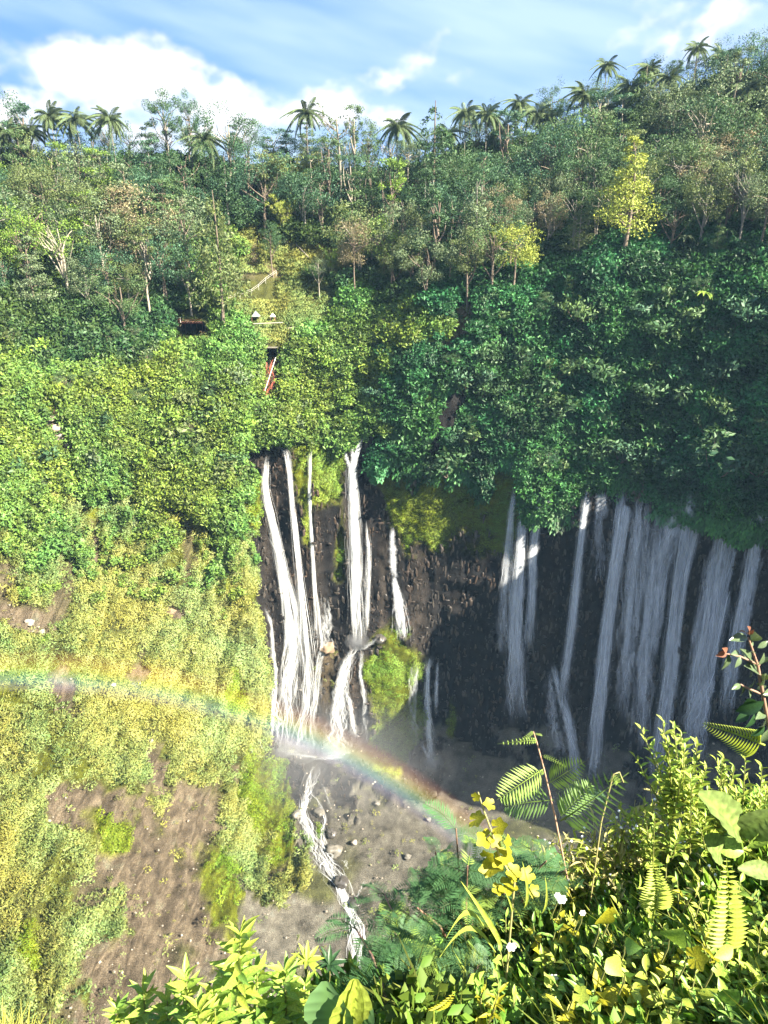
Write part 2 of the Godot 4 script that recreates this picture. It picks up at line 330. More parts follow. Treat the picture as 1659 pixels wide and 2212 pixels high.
func build_ground() -> void:
	for s in strips:
		var l: Vector3 = s[s.size() - 1]
		s.append(Vector3(l.x * 4.0, l.y - 20.0, l.z * 4.0))
	var cols := []
	for k in strips.size() - 1:
		for a in sub_u[k]:
			cols.append([k, float(a) / sub_u[k]])
	cols.append([strips.size() - 2, 1.0])
	var rows := []
	for r in sub_v.size():
		for a in sub_v[r]:
			rows.append([r, float(a) / sub_v[r]])
	rows.append([sub_v.size() - 1, 1.0])
	gw = cols.size()
	gh = rows.size()
	var base := PackedVector3Array()
	base.resize(gw * gh)
	for j in gh:
		var r: int = rows[j][0]
		var tv: float = rows[j][1]
		var pts := PackedVector3Array()
		for k in strips.size():
			pts.append(strip_point(k, r, tv))
		for i in gw:
			var k: int = cols[i][0]
			base[j * gw + i] = cr(pts[maxi(k - 1, 0)], pts[k], pts[mini(k + 1, pts.size() - 1)], pts[mini(k + 2, pts.size() - 1)], cols[i][1])
	var bn := grid_normals(base)
	ground.resize(gw * gh)
	ground_m.resize(gw * gh)
	ground_k.resize(gw * gh)
	var color := PackedColorArray()
	color.resize(gw * gh)
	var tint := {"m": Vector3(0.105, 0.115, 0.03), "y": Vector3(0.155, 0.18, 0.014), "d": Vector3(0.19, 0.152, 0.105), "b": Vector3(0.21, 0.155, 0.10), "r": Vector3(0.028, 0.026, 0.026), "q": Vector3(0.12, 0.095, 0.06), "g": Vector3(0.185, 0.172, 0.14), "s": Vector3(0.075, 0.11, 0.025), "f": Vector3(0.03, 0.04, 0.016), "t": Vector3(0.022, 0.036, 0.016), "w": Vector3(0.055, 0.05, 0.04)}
	for j in gh:
		var r: int = rows[j][0]
		var tv: float = rows[j][1]
		for i in gw:
			var at_ := j * gw + i
			var p := base[at_]
			var k: int = cols[i][0]
			var tu: float = cols[i][1]
			# the letter of the nearest net node, the border wandering with noise
			var wob := noise.get_noise_3d(p.x * 6.0, p.y * 6.0, p.z * 6.0) * 0.7
			var wob2 := noise.get_noise_3d(p.z * 6.0, p.x * 6.0, p.y * 6.0) * 0.7
			var kk := clampi(k + (1 if tu + wob > 0.5 else 0), 0, strips.size() - 1)
			var rr := clampi(r + (1 if tv + wob2 * (0.3 if k >= 9 and r == 6 else 1.0) > (0.72 if k >= 9 and r == 6 else 0.5) else 0), 0, 14)
			var letter: String = cover[kk][rr]
			var px := pix(p)
			var soil := 0.0
			var col: Vector3 = tint[letter]
			var e := noise.get_noise_3d(p.x * 2.5, p.y * 1.2, p.z * 2.5)
			var e2 := noise.get_noise_3d(p.x * 14.0, p.y * 14.0, p.z * 14.0)
			if letter == "m":
				var str_ := noise.get_noise_3d(p.x * 9.0 + 50, p.y * 1.3, p.z * 2.0)
				col = col.lerp(tint.y, clampf(0.35 + e * 1.6, 0, 1)).lerp(tint.d, clampf((str_ - 0.2) * 4.0, 0, 0.7))
				soil = clampf((str_ - 0.2) * 4.0, 0, 0.7)
			elif letter == "r":
				soil = 1.0
				col = col.lerp(Vector3(0.06, 0.05, 0.042), clampf(noise.get_noise_3d(p.x * 9.0, p.y * 1.0, p.z * 3.0) * 2.5 + 0.2, 0, 1))
			elif letter in "dg":
				soil = 1.0
				col = col.lerp(tint.m, clampf(e * 3.0 - 0.2, 0, 0.8))
				soil -= clampf(e * 3.0 - 0.2, 0, 0.8)
			var over := 0.0
			for q in patches:
				var dx: float = px.x - q[0]
				var dy: float = px.y - q[1]
				if absf(dy) > q[3] * 1.6:
					continue
				dx -= dy * q[4]
				if absf(dx) > q[2] * 1.8:
					continue
				var w: float = q[6] * 1.15 - sqrt(dx * dx / (q[2] * q[2]) + dy * dy / (q[3] * q[3])) + e2 * 0.5 + wob * 0.7
				w = clampf(w * 2.2, 0, 1)
				if w > 0.0:
					col = col.lerp(tint[q[5]], w)
					soil = lerpf(soil, 1.0 if q[5] in "dbrgqw" else 0.0, w)
					if w > 0.5:
						letter = q[5]
			# relief
			var out := 0.0
			if letter in "rq":
				out = noise.get_noise_3d(p.x * 5.0, p.y * 0.9, p.z * 5.0) * 5.0 + ridged.get_noise_3d(p.x * 3.0, p.y * 5.0, p.z * 3.0) * 1.2 + e2 * 0.9
			elif letter in "mydb":
				out = noise.get_noise_3d(p.x * 4.0, p.y * 1.2, p.z * 2.0) * 2.6 + e2 * 0.7 - soil * 0.9 + (ridged.get_noise_2d(i * 7.0 - j * 2.6 + wob * 26.0, j * 1.6 + wob2 * 10.0) - 0.2) * (3.4 if px.x < 660 and px.y > 940 else 0.5)
			elif letter in "gw":
				out = e * 1.2 + e2 * 0.6
			else:
				out = e * 6.0 + e2 * 2.2
			if k >= 14 and j > gh - 70:
				out += noise.get_noise_3d(p.x * 3.0, 5.0, p.z * 3.0) * 34.0 * clampf(k - 13.5 + tu, 0, 1) * clampf((j - gh + 70) / 25.0, 0, 1)
			ground[at_] = p + bn[at_] * out * (0.2 if j > gh - 9 else 1.0)
			ground_m[at_] = soil
			ground_k[at_] = letter.unicode_at(0)
			var v := 1.0 + e2 * 0.7 + noise.get_noise_3d(p.x * 40.0, p.y * 40.0, p.z * 40.0) * 0.5
			col *= clampf(v, 0.45, 1.7)
			color[at_] = Color(minf(col.x * 4.0, 1), minf(col.y * 4.0, 1), minf(col.z * 4.0, 1))
	ground_n = grid_normals(ground)
	var idx := PackedInt32Array()
	for j in gh - 1:
		for i in gw - 1:
			var a := j * gw + i
			idx.append_array(PackedInt32Array([a, a + gw, a + gw + 1, a, a + gw + 1, a + 1]))
	var arr := []
	arr.resize(Mesh.ARRAY_MAX)
	arr[Mesh.ARRAY_VERTEX] = ground; arr[Mesh.ARRAY_NORMAL] = ground_n; arr[Mesh.ARRAY_COLOR] = color; arr[Mesh.ARRAY_INDEX] = idx
	var m := ArrayMesh.new()
	m.add_surface_from_arrays(Mesh.PRIMITIVE_TRIANGLES, arr)
	var mat := StandardMaterial3D.new()
	mat.albedo_color = lin(0.25, 0.25, 0.25)
	mat.vertex_color_use_as_albedo = true
	mat.roughness = 0.9
	mat.metallic_specular = 0.25
	mat.uv1_triplanar = true
	mat.uv1_world_triplanar = true
	mat.uv1_scale = Vector3(0.11, 0.11, 0.11)
	mat.albedo_texture = noise_tex(1024, 0.02, 6, FastNoiseLite.TYPE_SIMPLEX, 0.45, 1.0)
	mat.heightmap_enabled = true
	mat.heightmap_scale = 45.0
	mat.heightmap_texture = noise_tex(1024, 0.025, 6, FastNoiseLite.TYPE_SIMPLEX)
	var o := part(self, "gorge_terrain", m, mat)
	tag(o, "steep mossy gorge slopes, rock cliff and gravel floor", "terrain", "", "structure")
	# what the eye sees of it
	seen_z.resize(BW * BH); seen_z.fill(1e9)
	seen_i.resize(BW * BH); seen_i.fill(-1)
	var pp := PackedVector2Array()
	pp.resize(gw * gh)
	for a in gw * gh:
		pp[a] = pix(ground[a]) / 3.0
	for j in gh - 2:
		for i in gw - 1:
			var a := j * gw + i
			var p0 := pp[a]
			var p1 := pp[a + gw + 1]
			var x0 := clampi(int(minf(p0.x, p1.x)), 0, BW - 1)
			var x1 := clampi(int(maxf(p0.x, p1.x)), 0, BW - 1)
			var y0 := clampi(int(minf(p0.y, p1.y)), 0, BH - 1)
			var y1 := clampi(int(maxf(p0.y, p1.y)), 0, BH - 1)
			if x1 - x0 > 30 or y1 - y0 > 30 or maxf(p0.x, p1.x) < 0 or minf(p0.x, p1.x) > BW or maxf(p0.y, p1.y) < 0 or minf(p0.y, p1.y) > BH:
				continue
			var z := -ground[a].z
			for y in range(y0, y1 + 1):
				for x in range(x0, x1 + 1):
					if z < seen_z[y * BW + x]:
						seen_z[y * BW + x] = z
						seen_i[y * BW + x] = a

func grid_normals(p: PackedVector3Array) -> PackedVector3Array:
	var o := PackedVector3Array()
	o.resize(p.size())
	for j in gh:
		var u := mini(j + 1, gh - 1) * gw
		var d := maxi(j - 1, 0) * gw
		for i in gw:
			var e := p[j * gw + mini(i + 1, gw - 1)] - p[j * gw + maxi(i - 1, 0)]
			var s := p[u + i] - p[d + i]
			o[j * gw + i] = e.cross(s).normalized()
	return o

# the point of the ground behind a place in the picture, looking further down where there is only sky
func hit(px: float, py: float) -> Vector3:
	var x := clampi(int(px / 3.0), 0, BW - 1)
	var y := clampi(int(py / 3.0), 0, BH - 1)
	while y < BH - 1 and seen_i[y * BW + x] < 0:
		y += 1
	py = maxf(py, y * 3.0)
	return at(px, py, seen_z[y * BW + x])

func hit_i(px: float, py: float) -> int:
	var x := clampi(int(px / 3.0), 0, BW - 1)
	var y := clampi(int(py / 3.0), 0, BH - 1)
	while y < BH - 1 and seen_i[y * BW + x] < 0:
		y += 1
	return seen_i[y * BW + x]

# ---------------------------------------------------------------- plants of the far side
func rv() -> Vector3:
	return Vector3(rng.randfn(), rng.randfn(), rng.randfn()).normalized()

func shade() -> Color:
	var k := rng.randf_range(0.5, 1.0)
	return Color(k * rng.randf_range(0.85, 1.05), k, k * rng.randf_range(0.75, 1.05))

# a clump of leaves round a point; flat < 1 makes it a tier; hang > 0 lets the leaves droop
func clump(b: MB, at_: Vector3, r: float, n: int, size: float, flat := 1.0, hang := 0.0, narrow := 0.5) -> void:
	var tone := rng.randf_range(0.75, 1.0)
	for k in n:
		var d := rv()
		var rr := r * pow(rng.randf(), 0.45)
		var o := Vector3(d.x, d.y * flat, d.z) * rr
		var along := (rv() + d * 0.8 + Vector3(0, 0.1 - hang, 0)).normalized()
		var side := along.cross(rv()).normalized()
		var nn := side.cross(along)
		if nn.dot(d + Vector3(0, 0.5, 0)) < 0.0:
			nn = -nn
		nn = (nn + (d + Vector3(0, 0.35, 0)) * 0.55).normalized()
		var s := size * rng.randf_range(0.6, 1.3)
		var c := shade() * tone
		b.leaf(at_ + o - along * s * 0.5, along * s, side * s * narrow * 0.5, nn, c)

func limb(b: MB, from: Vector3, to: Vector3, r0: float, r1: float, bend := 0.15, sides := 6) -> void:
	var pts := PackedVector3Array()
	var rad := PackedFloat32Array()
	var off := rv() * from.distance_to(to) * bend
	for k in 6:
		var t := k / 5.0
		pts.append(from.lerp(to, t) + off * sin(t * PI))
		rad.append(lerpf(r0, r1, t))
	b.tube(pts, rad, sides, Color(1, 1, 1))

# every kind returns [trunk mesh, crown mesh, its height]
func make_broad(h: float, rx: float, ry: float, clumps: int, leaves: int, size: float, bare_to: float, limbs := 7) -> Array:
	var w := MB.new()
	var c := MB.new()
	var mid := Vector3(0, h - ry, 0)
	var top := Vector3(rng.randf_range(-0.6, 0.6), h - ry * 0.7, rng.randf_range(-0.6, 0.6))
	limb(w, Vector3(0, -1.5, 0), top, h * (0.014 if bare_to > 0.45 else 0.02), h * 0.006, 0.04)
	for k in limbs:
		var d := rv()
		d.y = absf(d.y) * 0.6
		var t := rng.randf_range(bare_to, 0.9)
		limb(w, Vector3(0, -1.5, 0).lerp(top, t), mid + Vector3(d.x * rx, d.y * ry, d.z * rx) * 0.8, h * 0.009, 0.04)
	for k in clumps:
		var d := rv()
		d.y = d.y * 0.8 + 0.15
		var q := Vector3(d.x * rx, d.y * ry, d.z * rx) * rng.randf_range(0.55, 1.0)
		clump(c, mid + q, rng.randf_range(0.2, 0.44) * rx, int(leaves * rng.randf_range(0.6, 1.2)), size, rng.randf_range(0.55, 0.95))
	return [w.mesh(), c.mesh(), h]

func make_tiered(h: float, r: float, tiers: int, pointed: float, size: float, leaves: int, flat := 0.38, jig := 0.8) -> Array:
	var w := MB.new()
	var c := MB.new()
	limb(w, Vector3(0, -1.5, 0), Vector3(0.3, h * 0.95, 0.2), h * 0.022, 0.06, 0.03)
	for k in tiers:
		var t := float(k) / (tiers - 1)
		var y := lerpf(h * 0.32, h * 0.96, t)
		var reach := r * lerpf(1.0, pointed, t)
		var n := int(lerpf(6, 2, t)) + 1
		for j in n:
			var a := TAU * (j + rng.randf()) / n
			var q := Vector3(cos(a) * reach * rng.randf_range(0.4, 0.9), y + rng.randf_range(-jig, jig), sin(a) * reach * rng.randf_range(0.4, 0.9))
			limb(w, Vector3(0.1, y - reach * 0.25, 0.1), q, h * 0.006, 0.03, 0.08, 5)
			clump(c, q, reach * 0.42 + 0.4, leaves, size, flat)
	return [w.mesh(), c.mesh(), h]

func make_cone(h: float, r: float, size: float, n: int) -> Array:
	var w := MB.new()
	var c := MB.new()
	limb(w, Vector3(0, -1.5, 0), Vector3(0, h * 0.97, 0), h * 0.018, 0.05, 0.02)
	for k in n:
		var t := sqrt(rng.randf())
		t = 1.0 - t
		var y := lerpf(h * 0.22, h * 0.97, t)
		var reach := r * pow(1.0 - t, 0.75) * rng.randf_range(0.4, 1.0) + 0.2
		var a := rng.randf() * TAU
		clump(c, Vector3(cos(a) * reach, y, sin(a) * reach), 0.5 + 0.7 * (1.0 - t), 26, size, 0.8, 0.35, 0.35)
	return [w.mesh(), c.mesh(), h]

func make_bare(h: float, leaves: int) -> Array:
	var w := MB.new()
	var c := MB.new()
	var tips := []
	limb(w, Vector3(0, -1.5, 0), Vector3(0.4, h * 0.8, 0), 0.3, 0.12, 0.03)
	for k in 11:
		var t := rng.randf_range(0.4, 0.95)
		var a := rng.randf() * TAU
		var from := Vector3(0.4 * t, h * 0.8 * t, 0)
		var tip := from + Vector3(cos(a) * h * 0.2, h * rng.randf_range(0.08, 0.2), sin(a) * h * 0.2) * rng.randf_range(0.6, 1.1)
		limb(w, from, tip, 0.11, 0.04, 0.15, 5)
		for m in 4:
			var tip2 := tip + (rv() + Vector3(0, 0.6, 0)) * h * 0.07
			limb(w, tip.lerp(from, rng.randf() * 0.5), tip2, 0.05, 0.02, 0.1, 4)
			tips.append(tip2)
	for q in tips:
		clump(c, q, 0.8, leaves, 0.5, 0.7)
	return [w.mesh(), c.mesh(), h]

func make_bamboo(h: float) -> Array:
	var w := MB.new()
	var c := MB.new()
	for k in 16:
		var a := rng.randf() * TAU
		var lean := rng.randf_range(0.15, 0.5) * h
		var root := Vector3(cos(a), 0, sin(a)) * rng.randf() * 0.8
		var pts := PackedVector3Array()
		var rad := PackedFloat32Array()
		var hh := h * rng.randf_range(0.7, 1.05)
		for j in 9:
			var t := j / 8.0
			pts.append(root + Vector3(cos(a) * lean * t * t, hh * (t - 0.25 * pow(t, 4)) - 0.5, sin(a) * lean * t * t))
			rad.append(lerpf(0.07, 0.015, t))
		w.tube(pts, rad, 5, Color(1, 1, 1))
		for j in 14:
			var t := rng.randf_range(0.35, 1.0)
			var q := pts[int(t * 8)]
			clump(c, q, 0.75, 16, 0.6, 0.7, 0.7, 0.22)
	return [w.mesh(), c.mesh(), h]

func make_shrub(h: float, r: float, clumps: int, leaves: int, size: float) -> Array:
	var w := MB.new()
	var c := MB.new()
	for k in clumps:
		var d := rv()
		d.y = absf(d.y)
		var q := Vector3(d.x * r, d.y * h * 0.7 + h * 0.15, d.z * r) * rng.randf_range(0.5, 0.95)
		limb(w, Vector3(0, -0.8, 0), q, 0.07, 0.02, 0.1, 4)
		clump(c, q, r * 0.42, leaves, size, 0.8)
	return [w.mesh(), c.mesh(), h]

# one coconut frond along +z, drooping, with leaflets both sides
func frond_mesh(len: float, droop: float, size: float) -> ArrayMesh:
	var b := MB.new()
	var pts := PackedVector3Array()
	var rad := PackedFloat32Array()
	for k in 11:
		var t := k / 10.0
		pts.append(Vector3(0, len * (0.35 * t - droop * t * t), len * (t - 0.18 * t * t)))
		rad.append(lerpf(0.06, 0.015, t))
	b.tube(pts, rad, 4, Color(0.8, 0.8, 0.5))
	for k in 44:
		var t := 0.08 + 0.92 * k / 43.0
		var i := mini(int(t * 10), 9)
		var q := pts[i].lerp(pts[i + 1], t * 10 - i)
		var dir := (pts[i + 1] - pts[i]).normalized()
		for s in [-1.0, 1.0]:
			var l: float = size * (0.5 + sin(t * PI) * 0.6) * rng.randf_range(0.85, 1.15)
			var along: Vector3 = (Vector3(s, -0.9 - rng.randf() * 0.9, 0) + dir * 0.6).normalized() * l
			var side := along.cross(Vector3.UP).normalized() * 0.06
			b.leaf(q, along, side, (Vector3.UP + Vector3(s * 0.4, 0, 0)).normalized(), shade())
	return b.mesh()

var fronds := []
func palm(where: Vector3, h: float, lean: float, label: String, group: String, bark: Material, leaf: Material, scale := 1.0) -> void:
	var o := thing("coconut_palm", label, "palm tree", where, group)
	var b := MB.new()
	var pts := PackedVector3Array()
	var rad := PackedFloat32Array()
	var a := rng.randf() * TAU
	for k in 9:
		var t := k / 8.0
		pts.append(Vector3(cos(a) * lean * t * t, (h + 1.5) * t - 1.5, sin(a) * lean * t * t))
		rad.append(lerpf(0.2, 0.12, t) + (0.1 if k == 0 else 0.0))
	b.tube(pts, rad, 7, Color(1, 1, 1))
	part(o, "trunk", b.mesh(), bark)
	var n := 26 + rng.randi() % 6
	var tilt := Basis(Vector3(rng.randf_range(-1, 1), 0, rng.randf_range(-1, 1)).normalized(), rng.randf_range(0.05, 0.4))
	scale *= rng.randf_range(0.8, 1.15)
	var wind := rng.randf_range(-0.2, 0.2)
	for k in n:
		var up := float(k) / n
		var e := tilt * Basis(Vector3.UP, 2.39996 * k + wind + rng.randf_range(-0.3, 0.3)) * Basis(Vector3.RIGHT, lerpf(0.55, -1.05, up)) * Basis(Vector3.FORWARD, rng.randf_range(-0.4, 0.4))
		part(o, "frond", fronds[k % fronds.size()], leaf, Transform3D(e.scaled(Vector3.ONE * scale * rng.randf_range(0.85, 1.1)), pts[8]))

func big_leaf(len: float, width: float, droop: float, segs := 8) -> ArrayMesh:
	var b := MB.new()
	for k in segs + 1:
		var t := float(k) / segs
		var y := len * (0.5 * t - droop * t * t)
		var z := len * t * (1.0 - 0.2 * t)
		var wd := width * sin(pow(t, 0.75) * PI) * 0.5 + 0.01
		var k2 := 0.9 if k % 2 == 0 else 0.75
		for s in [-1.0, -0.5, 0.0, 0.5, 1.0]:
			b.vert(Vector3(s * wd, y + absf(s) * wd * 0.3, z), Vector3(-s * 0.4, 0.9, -0.2).normalized(), Color(k2, k2, k2) if s != 0.0 else Color(1, 1, 0.8), Vector2(s * 0.5 + 0.5, t))
	for k in segs:
		for s in 4:
			var a := k * 5 + s
			b.quad(a, a + 1, a + 6, a + 5)
	return b.mesh()

var kinds := {}
var leafs := {}
var barks := {}

func make_kinds() -> void:
	kinds.broad = [make_broad(14, 5.2, 5.4, 32, 150, 0.31, 0.3), make_broad(15, 5.4, 5.6, 34, 150, 0.32, 0.4), make_broad(12.5, 5.2, 5.0, 28, 150, 0.3, 0.3), make_broad(16, 4.6, 6.4, 32, 150, 0.32, 0.4), make_broad(14, 5.4, 4.8, 17, 260, 0.31, 0.4)]
	kinds.airy = [make_broad(16, 4.8, 5.8, 26, 85, 0.34, 0.4, 14), make_broad(14, 4.6, 5.0, 24, 85, 0.34, 0.4, 14)]
	kinds.slender = [make_broad(19, 2.7, 5.0, 17, 130, 0.36, 0.55), make_broad(21, 2.9, 6.0, 19, 130, 0.36, 0.5)]
	kinds.tiered = [make_tiered(16, 4.6, 6, 0.35, 0.36, 150), make_tiered(14, 4.2, 5, 0.5, 0.36, 150)]
	kinds.cone = [make_cone(17, 4.4, 0.5, 150), make_cone(15, 3.8, 0.5, 140)]
	kinds.dome = [make_tiered(16, 4.8, 7, 0.22, 0.36, 170, 0.6, 1.5)]
	kinds.clear = [make_broad(18, 5.2, 5.6, 15, 300, 0.34, 0.5, 12)]
	kinds.bare = [make_bare(15, 7)]
	kinds.bamboo = [make_bamboo(15), make_bamboo(13)]
	kinds.shrub = [make_shrub(3.0, 2.2, 9, 60, 0.5), make_shrub(3.6, 2.4, 10, 60, 0.55), make_shrub(2.4, 2.3, 8, 60, 0.45)]
	for k in 4:
		fronds.append(frond_mesh(4.4, 0.5 + 0.26 * k, 1.0))
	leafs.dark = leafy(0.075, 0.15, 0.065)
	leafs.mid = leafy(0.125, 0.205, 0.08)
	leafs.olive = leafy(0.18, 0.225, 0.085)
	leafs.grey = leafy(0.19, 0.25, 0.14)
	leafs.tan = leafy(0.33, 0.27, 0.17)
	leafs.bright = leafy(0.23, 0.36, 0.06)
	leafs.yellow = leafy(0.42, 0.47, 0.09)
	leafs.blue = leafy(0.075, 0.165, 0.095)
	leafs.palm = leafy(0.15, 0.20, 0.11, 0.4, 0.35)
	leafs.bamboo = leafy(0.20, 0.24, 0.07)
	barks.pale = plain(0.26, 0.23, 0.18)
	barks.brown = plain(0.13, 0.10, 0.075)
	barks.grey = plain(0.17, 0.155, 0.13)

func tree(kind: String, leaf: String, where: Vector3, h: float, wide: float, label: String, group: String, category := "tree", bark := "brown", called := "") -> Node3D:
	var set_: Array = kinds[kind]
	var m: Array = set_[rng.randi() % set_.size()]
	var o := thing(called if called else {"broad": "broadleaf_tree", "airy": "open_crowned_tree", "slender": "slender_tree", "tiered": "layered_tree", "cone": "feathery_tree", "dome": "layered_tree", "clear": "spreading_tree", "bare": "bare_tree", "bamboo": "bamboo_clump", "shrub": "shrub"}[kind], label, category, where, group)
	var s: float = h / m[2]
	var b := Basis(Vector3.UP, rng.randf() * TAU).scaled(Vector3(s * wide, s, s * wide))
	part(o, "culms" if kind == "bamboo" else "stems" if kind == "shrub" else "trunk", m[0], barks[bark], Transform3D(b, Vector3.ZERO))
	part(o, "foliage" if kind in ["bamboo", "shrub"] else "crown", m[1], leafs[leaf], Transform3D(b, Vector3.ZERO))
	return o

# height that a thing standing at p must have to reach that line of the picture
func reach(p: Vector3, py: float) -> float:
	return maxf(1.0, at(pix(p).x, py, -p.z).y - p.y)

const ONES := ["", "first", "second", "third", "fourth", "fifth", "sixth", "seventh", "eighth", "ninth", "tenth", "eleventh", "twelfth", "thirteenth", "fourteenth", "fifteenth", "sixteenth", "seventeenth", "eighteenth", "nineteenth"]
const TENS := ["", "", "twenty", "thirty", "forty", "fifty", "sixty", "seventy", "eighty", "ninety"]
func nth(n: int) -> String:
	return ONES[n] if n < 20 else TENS[n / 10].left(-1) + "ieth" if n % 10 == 0 else TENS[n / 10] + "-" + ONES[n % 10]
var stands := []     # [world place, radius] of what stands already

func free_of(p: Vector3, r: float) -> bool:
	for s in stands:
		if Vector2(s[0].x - p.x, s[0].z - p.z).length() < r + s[1]:
			return false
	return true

func forest() -> void:
	make_kinds()
	# the trees one knows again: kind, foliage, foot in the picture, top line, breadth, label, bark
	var known := [
		["clear", "dark", 368, 396, 188, 0.8, "tall dark spreading tree standing clear above the left skyline", "grey"],
		["clear", "blue", 420, 396, 190, 0.42, "tall dark narrow tree beside the spreading one on the left skyline", "brown"],
		["cone", "olive", 482, 716, 400, 0.85, "big olive feathery tree with bare dark trunk beside the red deck", "brown"],
		["slender", "olive", 330, 700, 470, 1.1, "tall pale-trunked thin tree left of the red deck", "pale"],
		["cone", "dark", 935, 480, 208, 1.1, "dark cone-shaped tree on the middle skyline", "brown"],
		["bare", "grey", 735, 430, 215, 1.0, "nearly leafless grey tree against the white cloud", "grey"],
		["slender", "mid", 766, 420, 208, 0.8, "thin tree with a small round tuft beside the leafless tree", "pale"],
		["bamboo", "bamboo", 640, 460, 265, 1.0, "large yellow-green bamboo clump on the middle skyline", "pale"],
		["bamboo", "olive", 585, 470, 262, 1.1, "thin arching grey bamboo left of the yellow-green bamboo", "pale"],
		["bamboo", "yellow", 618, 520, 360, 0.8, "small golden bamboo below the large bamboo clump", "pale"],
		["dome", "yellow", 1345, 545, 312, 1.15, "bright yellow-green layered tree glowing on the right hillside", "brown"],
		["broad", "tan", 768, 640, 460, 0.62, "tall tan-flowered tree in the middle above the grassy clearing", "brown"],
		["broad", "tan", 1075, 560, 405, 0.75, "wide tan-flowered tree right of the middle", "brown"],
		["broad", "tan", 950, 520, 420, 0.6, "small tan-brown tree below the dark cone-shaped tree", "brown"],
		["broad", "tan", 1222, 480, 350, 0.65, "tan-brown tree left of the bright yellow-green tree", "brown"],
		["broad", "grey", 915, 680, 505, 1.0, "grey-green round tree at the edge of the shaded spur", "brown"],
		["broad", "yellow", 1105, 640, 470, 1.0, "sunlit yellowish tree at the top of the shaded cliff", "brown"],
		["broad", "olive", 1010, 660, 480, 0.9, "olive tree between the grey-green and yellowish trees", "brown"],
		["broad", "bright", 20, 640, 480, 1.0, "bright green tree at the left edge of the photo", "brown"],
		["tiered", "bright", 250, 640, 550, 1.0, "light green layered tree low on the left hillside", "brown"],
		["broad", "mid", 270, 745, 580, 1.1, "grey-green tree casting a long shadow on the left slope", "brown"],
		["tiered", "bright", 1205, 300, 215, 0.7, "small lime-green tree below the right skyline", "brown"],
		["bamboo", "yellow", 1010, 430, 330, 0.9, "yellow-green bamboo right of the dark cone-shaped tree", "pale"],
		["tiered", "dark", 1100, 430, 280, 1.0, "dark green tree in flat layers below the middle palms", "brown"],
		["broad", "blue", 1555, 230, 80, 0.6, "dark round treetop between palms at the upper right", "brown"],
		["broad", "blue", 1640, 260, 85, 1.0, "large dark tree in the upper right corner", "brown"],
		["broad", "dark", 1590, 250, 125, 0.9, "dark tree left of the large one in the upper right corner", "brown"],
		["broad", "dark", 1190, 250, 170, 0.8, "dark tree on the skyline left of the tallest right palm", "brown"],
		["broad", "mid", 800, 420, 245, 0.7, "mid-green tree on the skyline behind the tuft-topped tree", "brown"],
		["airy", "grey", 1500, 360, 230, 1.1, "pale-trunked grey-green tree below the right skyline palms", "pale"],
		["airy", "olive", 1500, 460, 300, 1.1, "brownish open tree right of the bright yellow-green tree", "pale"],
		["slender", "grey", 1590, 480, 290, 1.0, "tall white-trunked tree near the right edge", "pale"],
		["slender", "mid", 1630, 420, 260, 1.0, "tall thin tree at the right edge below the corner tree", "pale"],
		["bamboo", "bright", 715, 600, 500, 0.6, "bright green thicket above the middle clearing", "pale"],
		["airy", "grey", 690, 640, 540, 0.8, "thin-stemmed grey tree on the right of the clearing", "pale"],
		["broad", "dark", 590, 590, 470, 0.8, "dark tree at the head of the clearing", "brown"],
		["tiered", "mid", 1545, 560, 470, 0.7, "dark palm-like tree on the shaded right slope", "brown"]]
	for k in known:
		var p := hit(k[2], k[3])
		stands.append([p, 9.0 if k[1] == "yellow" and k[0] == "dome" else 2.2])
		tree(k[0], k[1], p, reach(p, k[4]), k[5], k[6], "", "bamboo" if k[0] == "bamboo" else "tree", k[7])
	# coconut palms: foot, crown line
	var palms := [[35, 390, 288, "leftmost coconut palm on the left skyline"], [82, 395, 285, "second coconut palm from the left on the left skyline"], [132, 395, 252, "tall wind-bent coconut palm, third from left on the skyline"], [186, 395, 258, "fourth coconut palm from the left on the skyline"],
		[256, 395, 258, "coconut palm left of the tall dark spreading tree"], [447, 395, 305, "low coconut palm just right of the tall dark narrow tree"], [668, 420, 245, "lone coconut palm against the cloud behind the bamboo"], [856, 410, 275, "coconut palm left of the dark cone-shaped tree"],
		[1000, 410, 245, "first coconut palm right of the dark cone-shaped tree"], [1045, 410, 248, "second coconut palm right of the dark cone-shaped tree"], [1112, 390, 225, "full coconut palm, third right of the dark cone-shaped tree"], [1293, 330, 143, "tallest coconut palm on the right skyline"],
		[1385, 310, 150, "coconut palm right of the tallest one on the right skyline"], [1430, 320, 170, "wide coconut palm leaning over the right hillside"], [1487, 260, 105, "topmost coconut palm near the upper right corner"], [1300, 360, 235, "shaded coconut palm below the tallest one"], [1180, 350, 255, "dark palm under the small lime-green tree"], [1600, 330, 190, "coconut palm under the upper right corner trees"], [8, 392, 300, "half-hidden coconut palm at the very left of the skyline"], [1150, 370, 245, "low coconut palm behind the full one"], [1250, 330, 205, "low coconut palm left of the tallest one"], [1345, 320, 190, "small coconut palm between the two tall ones on the right"], [1540, 260, 120, "small palm beside the dark round treetop"], [960, 420, 290, "low palm at the foot of the dark cone-shaped tree"], [1460, 330, 205, "low palm behind the wide leaning palm"], [1075, 400, 280, "low palm between the second and the full one"]]
	for k in palms:
		var p := hit(k[0], k[1])
		stands.append([p, 1.6])
		palm(p, reach(p, k[2]), rng.randf_range(-1.2, 1.2), k[3], "", barks.grey, leafs.palm, 1.65 if k[0] < 900 else 1.45)
	# the rest of the forest, tree by tree
	var found := {}
	var spots := []
